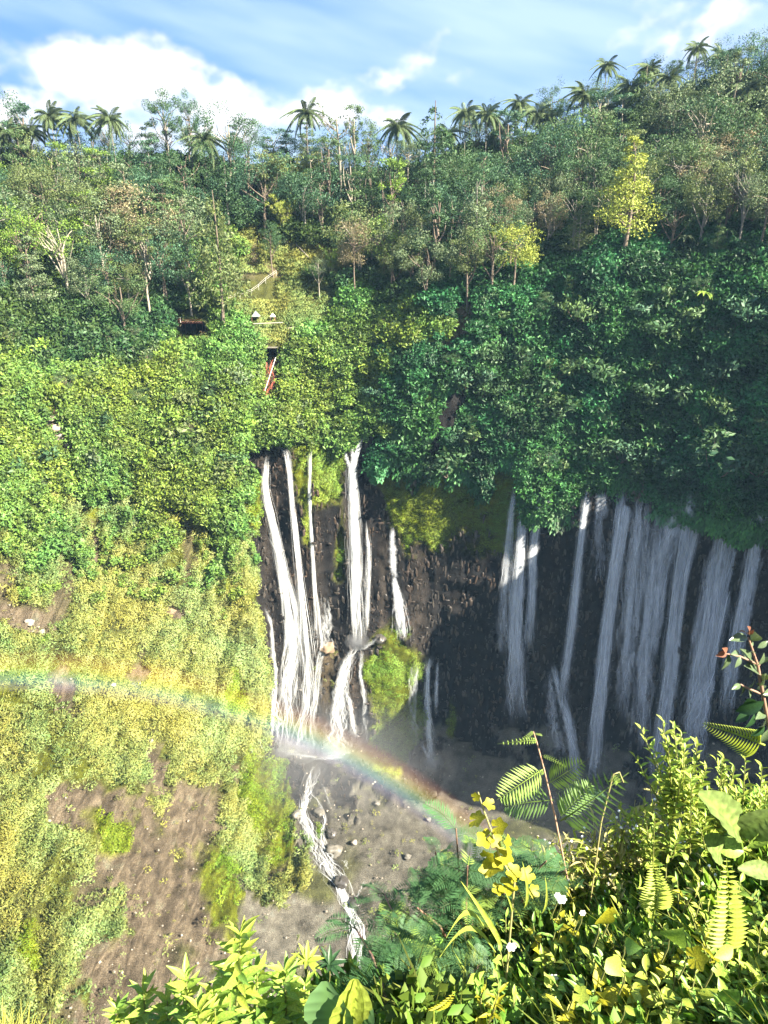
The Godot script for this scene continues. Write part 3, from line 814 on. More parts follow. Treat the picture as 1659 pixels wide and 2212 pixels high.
	for tries in 5200:
		var px := rng.randf_range(-60, 1710)
		var line := 372.0 if px < 900 else lerpf(360, 185, clampf((px - 900) / 700.0, 0, 1))
		var low := 690.0 if px < 420 else 520.0 if px < 760 else 640.0 if px < 1130 else 570.0
		var i := hit_i(clampf(px, 1, 1657), rng.randf_range(line - 10, low))
		if i < 0:
			continue
		var p := ground[i]
		if px < 0.0 or px > 1659.0:
			p.x += (px - clampf(px, 0, 1659)) / F * -p.z
		var far := -p.z > 284
		var cl := pix(p)
		if cl.x > 480 and cl.x < 665 and cl.y > 585 and cl.y < 745 or cl.x > 380 and cl.x < 470 and cl.y > 690:
			continue
		if not free_of(p, 2.9):
			continue
		stands.append([p, 2.9])
		spots.append([p, px])
	for s in spots:
		var p: Vector3 = s[0]
		var q := pix(p)
		var px: float = q.x
		var side := "left hill" if px < 560 else "middle hill" if px < 1000 else "right hill"
		var height := "near the skyline" if -p.z > 296 else "halfway up" if -p.z > 266 else "low down"
		var roll := rng.randf()
		var kind := "broad"
		var leaf: String = ["dark", "mid", "mid", "dark", "olive", "dark", "blue", "olive", "grey", "bright"][rng.randi() % 10]
		if roll > 0.88: kind = "tiered"
		elif roll > 0.79: kind = "slender"
		elif roll > 0.62: kind = "airy"
		elif roll > 0.57: kind = "cone"
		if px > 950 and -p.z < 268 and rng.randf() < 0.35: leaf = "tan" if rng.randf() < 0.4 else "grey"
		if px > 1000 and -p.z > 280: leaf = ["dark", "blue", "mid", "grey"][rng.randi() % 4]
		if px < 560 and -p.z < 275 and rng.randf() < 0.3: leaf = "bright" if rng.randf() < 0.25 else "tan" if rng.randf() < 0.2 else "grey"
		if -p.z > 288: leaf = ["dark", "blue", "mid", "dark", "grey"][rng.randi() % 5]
		var colour: String = {"dark": "dark green", "mid": "mid-green", "olive": "olive", "grey": "grey-green", "tan": "tan-flowered", "blue": "deep blue-green", "bright": "light green"}[leaf]
		var what: String = {"broad": "round broadleaf tree", "tiered": "layered tree", "slender": "slender tree", "airy": "open-crowned tree", "cone": "feathery tree"}[kind]
		var key := colour + " " + what + " " + height + " on " + side
		if not found.has(key): found[key] = []
		found[key].append([px, p, kind, leaf, colour, what, height, side])
	for key in found:
		var l: Array = found[key]
		l.sort_custom(func(a, b): return a[0] < b[0])
		for n in l.size():
			var k: Array = l[n]
			var label: String = ("the only " if l.size() == 1 else nth(n + 1) + " from left of the ") + (key if l.size() == 1 else key.replace("tree ", "trees "))
			var p: Vector3 = k[1]
			var h := rng.randf_range(18.0, 31.0) * (1.25 if k[2] == "slender" else 1.0)
			if -p.z > 300: h = minf(h, 17.5)
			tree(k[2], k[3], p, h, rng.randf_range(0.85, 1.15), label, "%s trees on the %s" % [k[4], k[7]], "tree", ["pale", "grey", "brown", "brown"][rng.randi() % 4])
	print("trees ", spots.size())

# leafy cover, tufts and hanging plants nobody could count
func cover_plants() -> void:
	var b := MB.new()
	for k in 5:
		clump(b, Vector3(rng.randf_range(-0.6, 0.6), 0.35 + rng.randf() * 0.4, rng.randf_range(-0.6, 0.6)), 0.62, 24, 0.38, 0.7)
	var bush := b.mesh()
	b = MB.new()
	for k in 26:
		var d := rv()
		d.y = absf(d.y) * 0.9 + 0.2
		var al := d.normalized() * rng.randf_range(0.22, 0.6)
		b.leaf(Vector3(rng.randf_range(-0.5, 0.5), -0.05, rng.randf_range(-0.5, 0.5)), al, al.cross(rv()).normalized() * 0.07, (Vector3.UP + d * 0.4).normalized(), shade())
	var tuft := b.mesh()
	b = MB.new()
	for k in 46:
		var q := Vector3(rng.randf_range(-0.8, 0.8), -rng.randf() * 2.4, rng.randf_range(0, 0.5))
		var al := (Vector3(rng.randf_range(-0.5, 0.5), -1, rng.randf_range(0.1, 0.7))).normalized() * rng.randf_range(0.4, 0.75)
		b.leaf(q, al, Vector3(1, 0, rng.randf_range(-0.5, 0.5)).normalized() * 0.16, Vector3(rng.randf_range(-0.3, 0.3), 0.5, 0.8).normalized(), shade())
	var hang := b.mesh()
	var lists := {"s": [], "t": [], "f": [], "m": [], "y": [], "h": []}
	var cols := {"s": PackedColorArray(), "t": PackedColorArray(), "f": PackedColorArray(), "m": PackedColorArray(), "y": PackedColorArray(), "h": PackedColorArray()}
	for key in lists:
		lists[key] = [] as Array[Transform3D]
	var per := {"s": 1.1, "t": 1.5, "f": 0.55, "m": 1.7, "y": 1.3, "r": 0.0, "b": 0.1, "d": 0.035, "g": 0.02, "q": 0.03, "w": 0.01}
	for y in range(0, BH):
		for x in range(-12, BW + 12):
			var cell := y * BW + clampi(x, 0, BW - 1)
			var i := seen_i[cell]
			if i < 0 or x != clampi(x, 0, BW - 1):
				continue
			var z := seen_z[cell]
			var letter := char(ground_k[i])
			# as many to the square metre near and far
			var want: float = per[letter] * pow(z / 220.0, 2.0) * 0.5
			if letter in "my":
				want *= clampf(1.15 - ground_m[i] * 1.5, 0.03, 1) * clampf(0.75 + noise.get_noise_3d(ground[i].x * 5, ground[i].y * 5, ground[i].z * 5) * 1.8, 0.08, 1.5) * 1.6
			if letter in "mydgbqw" and y > 360 and z < 150:
				want *= 0.9
			if letter in "st":
				want *= clampf(0.95 + noise.get_noise_3d(ground[i].x * 7, ground[i].y * 7, ground[i].z * 7) * 3.0, 0.12, 1.5)
			if rng.randf() > want:
				continue
			var p := at((x + rng.randf()) * 3.0, (y + rng.randf()) * 3.0, z)
			var n := ground_n[i]
			var key := letter
			if letter in "sfm" and (x > 124 and x < 153 and y > 222 and y < 250 or x > 186 and x < 203 and y > 245 and y < 290 or x > 160 and x < 200 and y > 195 and y < 216):
				continue
			if letter in "dgbqw": key = "m"
			if letter == "m":
				var h := y * 3.0
				if h > 930 and rng.randf() < clampf((1320 - h) / 1200.0, 0, 0.25) * clampf(0.9 + 3.0 * noise.get_noise_3d(p.x * 8, p.y * 8, p.z * 8), 0, 1.6):
					key = "s"
			if letter == "t" and n.y < 0.45 and rng.randf() < 0.55: key = "h"
			if letter == "y" and n.y < 0.5 and rng.randf() < 0.5: key = "y"
			var up := (n * 0.6 + Vector3.UP * 0.6).normalized()
			var e := Basis(Quaternion(Vector3.UP, up)) * Basis(Vector3.UP, rng.randf() * TAU)
			if key == "h":
				var out := Vector3(n.x, 0, n.z).normalized()
				e = Basis(Vector3.UP, atan2(out.x, out.z))
			var s: float = (rng.randf_range(0.55, 1.0) + pow(rng.randf(), 3.0) * 2.1) * {"s": 1.2, "t": 1.35, "f": 1.5, "m": 0.85, "y": 0.62, "h": 1.0}[key]
			lists[key].append(Transform3D(e.scaled(Vector3.ONE * s), p + n * (0.25 if key == "h" else 0.0)))
			var v := rng.randf_range(0.7, 1.0)
			if key in "th":
				v = rng.randf_range(0.45, 1.0) * clampf(0.8 + noise.get_noise_3d(p.x * 6, p.y * 6, p.z * 6) * 1.2, 0.35, 1.0)
			var w := noise.get_noise_3d(p.x * 3, p.y * 3, p.z * 3) * 0.4 + rng.randf_range(-0.1, 0.1)
			if key == "s" and rng.randf() < 0.3:
				v *= 0.6
			cols[key].append(Color(v * clampf(0.85 + w, 0.4, 1), v, v * clampf(0.85 - w, 0.3, 1)))
	great_leaves()
	rock_strata()
	print("cover ", lists.s.size(), " ", lists.t.size(), " ", lists.f.size(), " ", lists.m.size(), " ", lists.y.size(), " ", lists.h.size())
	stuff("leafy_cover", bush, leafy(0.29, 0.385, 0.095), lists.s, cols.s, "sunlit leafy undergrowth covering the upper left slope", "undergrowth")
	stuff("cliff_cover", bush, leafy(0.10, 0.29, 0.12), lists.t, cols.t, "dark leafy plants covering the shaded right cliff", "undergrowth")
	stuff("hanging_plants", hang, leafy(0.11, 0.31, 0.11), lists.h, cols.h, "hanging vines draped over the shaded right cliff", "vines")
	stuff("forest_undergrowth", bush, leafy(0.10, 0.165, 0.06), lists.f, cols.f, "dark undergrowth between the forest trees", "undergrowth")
	stuff("slope_herbs", tuft, leafy(0.33, 0.315, 0.115), lists.m, cols.m, "yellow-green herbs and grass covering the left slope", "grass")
	stuff("bright_moss", tuft, leafy(0.27, 0.33, 0.03), lists.y, cols.y, "bright yellow-green moss cushions on slope and wet rock", "moss")

# shrubs and small trees one can tell apart on the slopes
func shrubs() -> void:
	var zones := [
		["leafy shrub", "upper left slope", 0, 560, 735, 1030, 84, 3.2, 9.5, ["bright", "mid", "olive", "mid", "grey", "dark"], 2.2],
		["sunlit bush", "ledge above the waterfalls", 570, 790, 730, 930, 20, 3.5, 6.5, ["bright", "mid", "grey"], 2.2],
		["leafy bush", "shaded spur", 800, 960, 690, 980, 16, 3.5, 7.0, ["mid", "bright", "blue"], 2.4],
		["overhanging shrub", "shaded right cliff", 965, 1650, 640, 1040, 110, 4.5, 9.5, ["blue", "dark", "dark", "mid"], 2.6],
		["low bush", "mossy left slope", 0, 520, 1030, 1380, 34, 1.6, 3.4, ["olive", "bright", "grey", "olive"], 2.0]]
	for z in zones:
		var l := []
		for tries in 900:
			if l.size() >= z[6]:
				break
			var px := rng.randf_range(z[2], z[3])
			var i := hit_i(px, rng.randf_range(z[4], z[5]))
			var cl := pix(ground[maxi(i, 0)])
			if i < 0 or char(ground_k[i]) in "rbdq" or cl.x > 375 and cl.x < 460 and cl.y > 680 and cl.y < 760 or cl.x > 550 and cl.x < 615 and cl.y > 735 and cl.y < 880:
				continue
			var p := ground[i]
			var clear := true
			for s in l:
				if s[1].distance_to(p) < z[10]:
					clear = false
			if clear:
				l.append([pix(p).x, p, i])
		var groups := {}
		for k in l:
			var leaf: String = z[9][rng.randi() % z[9].size()]
			var key := leaf + (" high" if pix(k[1]).y < lerpf(z[4], z[5], 0.5) else " low")
			if not groups.has(key): groups[key] = []
			groups[key].append([k[0], k[1], k[2], leaf])
		for key in groups:
			var g: Array = groups[key]
			g.sort_custom(func(a, b): return a[0] < b[0])
			for n in g.size():
				var leaf: String = g[n][3]
				var colour: String = {"bright": "bright green", "mid": "mid-green", "olive": "olive", "grey": "greyish", "blue": "deep green", "dark": "dark"}[leaf]
				var label: String = ("only %s %s %s on the %s" % [colour, z[0], key.split(" ")[1], z[1]]) if g.size() == 1 else ("%s from left of the %s %s %s on the %s" % [nth(n + 1), colour, z[0].replace("bush", "bushe") + "s", key.split(" ")[1], z[1]])
				var o := tree(["airy", "broad", "broad", "shrub", "shrub", "shrub"][rng.randi() % 6] if z[7] > 3.0 else "shrub", leaf, g[n][1] - ground_n[g[n][2]] * 0.4, rng.randf_range(z[7], z[8]), rng.randf_range(0.8, 1.3), label, z[0].replace("bush", "bushe") + "s on the " + z[1], "shrub", "brown", "shrub")
				if z[1] == "shaded right cliff":
					o.position += ground_n[g[n][2]] * 1.2

# broken ledges of the wet cliff
# great-leaved plants standing out of the shaded cliff
func great_leaves() -> void:
	var leaf := big_leaf(1.0, 0.34, 0.75)
	for q in [[1508, 690, 640, "bright large-leaved plant on a thin stem in the shaded right cliff", "bright", 9], [1420, 745, 722, "large-leaved plant low left of the bright one on the shaded cliff", "mid", 9], [1255, 690, 672, "wide dark large-leaved plant on the shaded cliff nearest the spur", "mid", 8], [1500, 735, 715, "small large-leaved plant under the bright one", "mid", 6], [1395, 985, 960, "large-leaved plant just above the shaded waterfalls", "mid", 7], [1560, 540, 505, "dark fan-leaved plant high on the shaded right slope", "dark", 8], [1470, 560, 520, "fan-leaved plant left of the dark one on the right slope", "grey", 8]]:
		var p := hit(q[0], q[1])
		var h := reach(p, q[2]) + 1.0
		var o := thing("large_leaved_plant", q[3], "plant", p + Vector3(0, 0, 1.5))
		part(o, "stem", bar(Vector3(0, -1.5, 0), Vector3(0, h, 0.4), 0.09), barks.grey)
		for k in q[5]:
			var e := Basis(Vector3.UP, TAU * k / q[5] + rng.randf() * 0.4) * Basis(Vector3.RIGHT, rng.randf_range(-0.2, 0.3))
			part(o, "leaf", leaf, leafs[q[4]], Transform3D(e.scaled(Vector3.ONE * rng.randf_range(3.0, 4.4)), Vector3(0, h, 0.4)))

func rock_strata() -> void:
	var b := MB.new()
	var pts := []
	for k in 9:
		var a := TAU * k / 9.0
		pts.append(Vector3(cos(a) * rng.randf_range(0.7, 1.1), 0, sin(a) * rng.randf_range(0.5, 0.9)))
	for k in 9:
		var p: Vector3 = pts[k]
		var q: Vector3 = pts[(k + 1) % 9]
		var up := Vector3(0, 0.3, 0)
		for f in [[p * 0.92 - up, p + up * 0.6, q + up * 0.6, q * 0.92 - up], [p + up * 0.6, p * 0.6 + up, q * 0.6 + up, q + up * 0.6], [p * 0.6 + up, up * 1.05, up * 1.05, q * 0.6 + up]]:
			var n: Vector3 = -(f[1] - f[0]).cross(f[3] - f[0]).normalized()
			if n.dot(f[0] + f[2] + up) < 0.0: n = -n
			var i0 := b.vert(f[0], n, Color(1, 1, 1))
			b.vert(f[1], n, Color(1, 1, 1)); b.vert(f[2], n, Color(1, 1, 1)); b.vert(f[3], n, Color(1, 1, 1))
			if (Vector3(f[1]) - f[0]).cross(f[2] - f[0]).dot(n) > 0.0:
				b.quad(i0, i0 + 3, i0 + 2, i0 + 1)
			else:
				b.quad(i0, i0 + 1, i0 + 2, i0 + 3)
	var places: Array[Transform3D] = []
	var cols := PackedColorArray()
	for k in 60000:
		var x := rng.randf_range(470, 1658)
		var y := rng.randf_range(930, 1760)
		var i := hit_i(x, y)
		if i < 0 or not char(ground_k[i]) in "rq" or rng.randf() > 0.16:
			continue
		var n := ground_n[i]
		var s := 0.25 + 1.1 * pow(rng.randf(), 2.5)
		var tall := rng.randf() < 0.8
		places.append(Transform3D((Basis(Vector3(0, 0, 1), rng.randfn(0, 0.35)) * Basis(Vector3.UP, rng.randf() * TAU) * Basis(Vector3.RIGHT, rng.randfn(0, 0.35))).scaled(Vector3(s * 0.6, s * 3.0, s * 0.5) if tall else Vector3(s * 1.2, s * 0.8, s * 0.8)), hit(x, y) - n * 0.1))
		var w := rng.randf_range(0.55, 1.0)
		var red := clampf(noise.get_noise_3d(x * 0.9, y * 0.4, 3.0) * 1.5 + 0.2, 0, 0.7)
		cols.append(Color(w, w * (1.0 - red * 0.35), w * (0.95 - red * 0.55)))
	stuff("rock_ledges", b.mesh(), plain(0.05, 0.042, 0.037, 0.5), places, cols, "dark broken ledges of the wet cliff behind the waterfalls", "rock ledges")

# ---------------------------------------------------------------- falling water
var white_water: StandardMaterial3D
var shade_water: StandardMaterial3D

# strands of water along a line drawn on the rock: [place, half width in picture units] pairs
func strands(b: MB, path: Array, n: int, r0: float, r1: float, out: float, wander: float, broken := 0.35, spread := 1.0, soft := 1.0, flat := false) -> void:
	var pts := PackedVector3Array()
	var wid := PackedFloat32Array()
	var steps := 44
	for k in steps + 1:
		var t := float(k) / steps * (path.size() - 1)
		var j := mini(int(t), path.size() - 2)
		var f := t - j
		var px := lerpf(path[j][0], path[j + 1][0], f)
		var py := lerpf(path[j][1], path[j + 1][1], f)
		var p := hit(px, py)
		pts.append(p)
		wid.append(lerpf(path[j][2], path[j + 1][2], f) / F * -p.z)
	# keep the water from following every dent
	for pass_ in 3:
		var q := pts.duplicate()
		for k in range(1, steps):
			q[k] = (pts[k - 1] + pts[k] * 2.0 + pts[k + 1]) * 0.25
		pts = q
	# soft sheets of spray and thin water, clear at their edges, then the bright threads
	var n_soft := int(n * 1.5 * soft)
	for s in n_soft + (0 if r0 > 0.4 else int(n * (0.9 if soft > 0.9 and out > 1.15 else 0.6))):
		var is_soft := s < n_soft
		var o := clampf(rng.randfn(0, 0.5), -1.6, 1.6) * spread
		var a := 0
		var e := steps
		if rng.randf() < broken + 0.35:
			a = rng.randi_range(0, steps - 8)
			e = mini(steps, a + rng.randi_range(6, 24))
		elif rng.randf() < 0.7:
			a = rng.randi_range(0, 5)
			e = steps - rng.randi_range(0, 5)
		var ph := rng.randf() * 900.0
		var r := rng.randf_range(r0, r1) * exp(-o * o * 0.8) * (1.45 if is_soft else 0.3)
		var alpha := (rng.randf_range(0.04, 0.16) if r0 > 0.4 else rng.randf_range(0.05, 0.24)) if is_soft else rng.randf_range(0.3, 0.85)
		var lift := out * rng.randf_range(0.4, 1.3) + 0.35
		var twist := rng.randf_range(-0.9, 0.9)
		var across := Vector3(cos(twist), 0, sin(twist))
		var nn := Vector3(-sin(twist), 0.35, cos(twist)).normalized()
		var first := b.v.size()
		for k in range(a, e + 1):
			var t := float(k - a) / maxi(1, e - a)
			var w := o + noise.get_noise_2d(ph * 7.0, k * 2.0) * wander * 1.5 * (0.6 + 0.9 * k / steps) + noise.get_noise_2d(ph * 3.0 + 500.0, k * 15.0) * wander * (0.55 + 0.9 * smoothstep(1350.0, 1450.0, lerpf(path[0][1], path[path.size() - 1][1], float(k) / steps)))
			var p := pts[k] + Vector3(w * wid[k], noise.get_noise_2d(ph, k * 20.0) * 0.3, lift + noise.get_noise_2d(ph + 77.0, k * 12.0) * 0.5)
			if flat:
				across = Vector3(1, 0, 0)
				nn = Vector3(0, 1, 0.2).normalized()
				p = pts[k] + Vector3(w * wid[k], 0.25 + rng.randf() * 0.1 + lift * 0.1, 0)
			var ww := maxf(0.015, r * (0.55 + 0.45 * sin(t * PI)) * (0.8 + 1.1 * noise.get_noise_2d(ph * 3.0, k * 17.0)))
			var al := alpha * smoothstep(0.0, 0.18, t) * smoothstep(1.0, 0.72, t) * clampf(0.85 + 1.6 * noise.get_noise_2d(ph * 5.0, k * 21.0), 0.25, 1.0)
			b.vert(p - across * ww, (nn - across * 0.4).normalized(), Color(1, 1, 1, 0.0 if is_soft else al * 0.5))
			b.vert(p + nn * ww * 0.4, nn, Color(1, 1, 1, al))
			b.vert(p + across * ww, (nn + across * 0.4).normalized(), Color(1, 1, 1, 0.0 if is_soft else al * 0.5))
		for k in e - a:
			for q in 2:
				var c := first + k * 3 + q
				b.quad(c, c + 1, c + 4, c + 3)

func fall(called: String, label: String, group: String, mat: Material, paths: Array) -> void:
	var b := MB.new()
	for p in paths:
		var k := 2.2 if mat == shade_water else 1.0
		var line := []
		for q in p[0]:
			line.append([q[0], q[1], q[2] * (1.35 if mat == shade_water else lerpf(0.72, 1.1, smoothstep(1250.0, 1450.0, float(q[1]))))])
		strands(b, line, maxi(2, int(p[1] * (0.3 if mat == shade_water else 0.1))), 0.5, 1.25 if mat == shade_water else 0.8, p[4], p[5], 0.2, 0.9, 4.0)
		strands(b, line, int(p[1] * k), p[2], p[3] * (1.7 if mat == shade_water else 1.0), p[4], p[5], p[6] if p.size() > 6 else 0.35)
	var o := part(self, called, b.mesh(), mat)
	tag(o, label, "waterfall", group)

func waters() -> void:
	white_water = plain(0.88, 0.92, 0.95, 0.6)
	white_water.transparency = BaseMaterial3D.TRANSPARENCY_ALPHA
	shade_water = plain(0.85, 0.9, 0.97, 0.6)
	shade_water.transparency = BaseMaterial3D.TRANSPARENCY_ALPHA
	fall("waterfall", "leftmost bright waterfall fanning out at the foot of the sunlit cliff", "", white_water, [
		[[[578, 975, 10], [574, 1010, 12], [572, 1060, 14], [590, 1130, 15], [605, 1200, 18], [620, 1290, 17], [630, 1380, 17], [622, 1450, 22], [618, 1540, 30], [618, 1622, 44]], 48, 0.10, 0.42, 1.0, 0.5],
		[[[580, 1150, 8], [612, 1210, 10], [640, 1300, 8], [645, 1390, 8], [634, 1450, 8], [628, 1500, 10]], 10, 0.07, 0.2, 0.8, 0.8],
		[[[570, 1305, 3], [587, 1345, 3], [590, 1400, 4], [598, 1450, 5], [590, 1540, 5], [585, 1615, 8]], 7, 0.06, 0.16, 0.6, 0.8, 0.1],
		[[[592, 1450, 10], [590, 1540, 12], [592, 1620, 14]], 12, 0.06, 0.2, 0.6, 0.8]])
	fall("waterfall", "second bright waterfall from the left, joining the leftmost one below", "", white_water, [
		[[[608, 960, 14], [622, 972, 12], [626, 1010, 7], [634, 1100, 8], [645, 1200, 10], [655, 1300, 13], [662, 1390, 16], [668, 1460, 18], [665, 1520, 14], [650, 1570, 18], [645, 1622, 28]], 38, 0.09, 0.36, 1.0, 0.5],
		[[[690, 1330, 6], [702, 1385, 8], [688, 1430, 6], [684, 1500, 8], [676, 1560, 8], [680, 1625, 10]], 16, 0.07, 0.22, 0.7, 0.7, 0.2]])
	fall("waterfall", "thin third waterfall breaking up on the sunlit cliff", "", white_water, [
		[[[672, 958, 7], [670, 1000, 5], [670, 1080, 4], [675, 1180, 5], [681, 1280, 6], [690, 1360, 14], [690, 1420, 14]], 20, 0.07, 0.24, 0.9, 0.5],
		[[[700, 1280, 18], [705, 1340, 20], [702, 1400, 20]], 12, 0.05, 0.11, 0.5, 0.5, 0.8]])
	fall("waterfall", "tall broad waterfall in two steps at the middle of the photo", "", white_water, [
		[[[785, 932, 8], [772, 975, 7], [762, 1010, 12], [766, 1100, 18], [770, 1200, 20], [772, 1300, 19], [773, 1390, 18]], 60, 0.12, 0.46, 1.3, 0.5],
		[[[742, 958, 4], [750, 990, 4], [760, 1020, 6]], 8, 0.08, 0.2, 0.9, 0.3, 0.0],
		[[[760, 950, 4], [762, 985, 4], [764, 1020, 6]], 6, 0.06, 0.14, 0.9, 0.3, 0.0],
		[[[790, 1120, 6], [797, 1190, 8], [794, 1280, 8], [788, 1380, 8]], 12, 0.06, 0.16, 1.2, 0.6],
		[[[775, 1385, 16], [750, 1425, 12], [738, 1470, 13], [730, 1530, 17], [726, 1590, 26], [722, 1630, 36]], 44, 0.09, 0.36, 0.8, 0.6],
		[[[748, 1480, 5], [760, 1540, 5], [768, 1600, 7]], 7, 0.06, 0.16, 0.7, 0.8, 0.1],
		[[[785, 1395, 4], [778, 1450, 4], [790, 1520, 5], [788, 1610, 6]], 7, 0.06, 0.13, 0.6, 0.8, 0.1],
		[[[815, 1375, 6], [795, 1392, 6], [772, 1405, 6]], 5, 0.06, 0.14, 0.5, 0.4, 0.1]])
	fall("waterfall", "small waterfall fading into the shaded rock right of the middle one", "", shade_water, [
		[[[850, 1240, 3], [856, 1270, 6], [864, 1310, 12], [872, 1385, 16]], 22, 0.05, 0.16, 0.8, 0.4, 0.3],
		[[[846, 1130, 4], [848, 1200, 4], [852, 1250, 5]], 5, 0.04, 0.08, 0.8, 0.4, 0.3]])
	fall("waterfall", "short forked cascade below the ledge beside bright moss", "", white_water, [
		[[[926, 1410, 14], [924, 1440, 5], [922, 1500, 7], [926, 1560, 10], [930, 1610, 12], [936, 1650, 12]], 36, 0.07, 0.26, 0.7, 0.5],
		[[[900, 1420, 6], [894, 1480, 8], [893, 1560, 10], [905, 1620, 8]], 14, 0.05, 0.13, 0.6, 0.8, 0.2],
		[[[945, 1415, 3], [943, 1480, 3], [940, 1550, 5]], 4, 0.05, 0.1, 0.5, 0.6, 0.1],
		[[[905, 1590, 3], [925, 1635, 4], [940, 1655, 6]], 4, 0.06, 0.12, 0.5, 0.5, 0.0]])
	fall("waterfall", "leftmost pair of long veils on the shaded right cliff", "", shade_water, [
		[[[1130, 1060, 5], [1126, 1150, 8], [1118, 1250, 9], [1112, 1350, 11], [1112, 1450, 16], [1115, 1560, 24]], 40, 0.06, 0.2, 1.6, 0.4, 0.5],
		[[[1165, 1050, 8], [1158, 1110, 7], [1148, 1200, 7], [1145, 1290, 7], [1140, 1400, 12]], 30, 0.06, 0.22, 1.6, 0.4, 0.4],
		[[[1182, 1050, 3], [1184, 1110, 6]], 5, 0.05, 0.1, 1.0, 0.3, 0.2],
		[[[1110, 1040, 3], [1098, 1150, 6], [1090, 1300, 18], [1090, 1420, 24]], 16, 0.04, 0.09, 1.4, 0.4, 0.7]])
	fall("waterfall", "slim waterfall with a bent foot on the shaded right cliff", "", shade_water, [
		[[[1270, 1040, 6], [1260, 1100, 6], [1248, 1200, 6], [1238, 1300, 7], [1226, 1400, 7], [1216, 1460, 8], [1212, 1540, 10]], 30, 0.06, 0.2, 1.6, 0.35, 0.3],
		[[[1190, 1420, 6], [1205, 1480, 6], [1222, 1540, 8], [1236, 1610, 8], [1244, 1690, 10]], 26, 0.06, 0.2, 1.2, 0.5, 0.3],
		[[[1180, 1440, 10], [1190, 1540, 16], [1205, 1640, 20]], 14, 0.04, 0.09, 1.0, 0.5, 0.7]])
	fall("waterfall", "third waterfall on the shaded right cliff, narrow and straight", "", shade_water, [
		[[[1352, 1050, 16], [1344, 1100, 14], [1332, 1180, 12], [1318, 1280, 10], [1306, 1380, 11], [1294, 1480, 11], [1284, 1580, 13], [1275, 1690, 18]], 60, 0.06, 0.22, 1.6, 0.35, 0.35],
		[[[1300, 1045, 14], [1296, 1120, 16], [1290, 1260, 18]], 14, 0.04, 0.09, 1.2, 0.4, 0.7],
		[[[1390, 1060, 22], [1376, 1200, 24], [1360, 1400, 24], [1345, 1560, 22]], 34, 0.04, 0.1, 1.2, 0.4, 0.8]])
	fall("waterfall", "fourth waterfall on the shaded right cliff with a wide ragged top", "", shade_water, [
		[[[1500, 1050, 24], [1494, 1100, 20], [1478, 1180, 15], [1462, 1270, 12], [1450, 1380, 12], [1440, 1480, 13], [1425, 1600, 15], [1415, 1680, 18]], 75, 0.06, 0.24, 1.7, 0.4, 0.35],
		[[[1470, 1070, 20], [1450, 1140, 22], [1425, 1220, 18], [1415, 1320, 14], [1405, 1420, 14]], 34, 0.05, 0.13, 1.4, 0.4, 0.6],
		[[[1430, 1080, 20], [1410, 1250, 20], [1390, 1450, 20], [1380, 1620, 18]], 30, 0.04, 0.09, 1.2, 0.4, 0.8]])
	fall("waterfall", "widest waterfall on the shaded right cliff", "", shade_water, [
		[[[1580, 1085, 22], [1570, 1150, 26], [1556, 1220, 25], [1540, 1320, 20], [1520, 1420, 19], [1505, 1500, 20], [1497, 1560, 21], [1492, 1640, 22]], 105, 0.08, 0.34, 1.9, 0.4, 0.3],
		[[[1545, 1160, 14], [1528, 1260, 14], [1500, 1400, 10], [1488, 1500, 8]], 20, 0.05, 0.12, 1.3, 0.5, 0.6]])
	fall("waterfall", "rightmost waterfall on the shaded cliff above the waxy shrub", "", shade_water, [
		[[[1648, 1085, 14], [1632, 1150, 14], [1615, 1240, 13], [1598, 1330, 14], [1580, 1420, 15], [1565, 1540, 18]], 48, 0.06, 0.22, 1.6, 0.4, 0.35]])
	# the stream down the gorge floor
	var b := MB.new()
	for p in [
		[[[690, 1632, 20], [672, 1680, 12], [660, 1720, 9], [655, 1760, 10], [672, 1800, 13], [690, 1840, 20], [715, 1880, 22], [740, 1930, 14], [760, 1980, 13], [772, 2020, 15], [776, 2080, 17], [784, 2140, 15]], 44, 0.12, 0.42, 0.0, 1.35],
		[[[700, 1640, 14], [676, 1690, 8], [664, 1730, 6], [650, 1750, 5], [660, 1790, 6], [684, 1830, 9]], 14, 0.1, 0.4, 0.0, 1.2, 0.2],
		[[[690, 1840, 9], [712, 1872, 10], [735, 1915, 8], [752, 1965, 8], [768, 2010, 8], [774, 2090, 9], [790, 2150, 9]], 9, 0.10, 0.36, 0.0, 1.3, 0.2],
		[[[660, 1700, 4], [690, 1735, 4], [704, 1770, 5], [696, 1800, 6], [706, 1850, 8], [735, 1875, 8]], 10, 0.08, 0.3, 0.0, 1.2, 0.2],
		[[[690, 1680, 4], [705, 1720, 4], [714, 1750, 4]], 4, 0.06, 0.14, 0.0, 0.9, 0.1],
		[[[720, 1870, 6], [745, 1860, 6], [750, 1880, 5]], 5, 0.08, 0.25, 0.0, 0.9, 0.1],
		[[[790, 1900, 3], [776, 1930, 4], [762, 1960, 4]], 4, 0.07, 0.18, 0.0, 0.8, 0.1],
		[[[600, 1618, 26], [640, 1630, 26], [680, 1640, 22]], 34, 0.12, 0.4, 0.3, 1.2, 0.9], [[[755, 1618, 20], [720, 1634, 22], [690, 1644, 18]], 30, 0.12, 0.4, 0.3, 1.2, 0.9],
		[[[540, 1612, 5], [545, 1630, 5]], 4, 0.08, 0.16, 0.0, 0.6, 0.0], [[[562, 1600, 3], [566, 1622, 3]], 3, 0.08, 0.14, 0.0, 0.6, 0.0]]:
		strands(b, p[0], p[1], p[2], p[3], p[4], p[5], p[6] if p.size() > 6 else 0.6, 1.0, 0.8, true)
	var o := part(self, "stream", b.mesh(), white_water)
	tag(o, "white foaming stream winding down the gorge floor", "water", "", "structure")

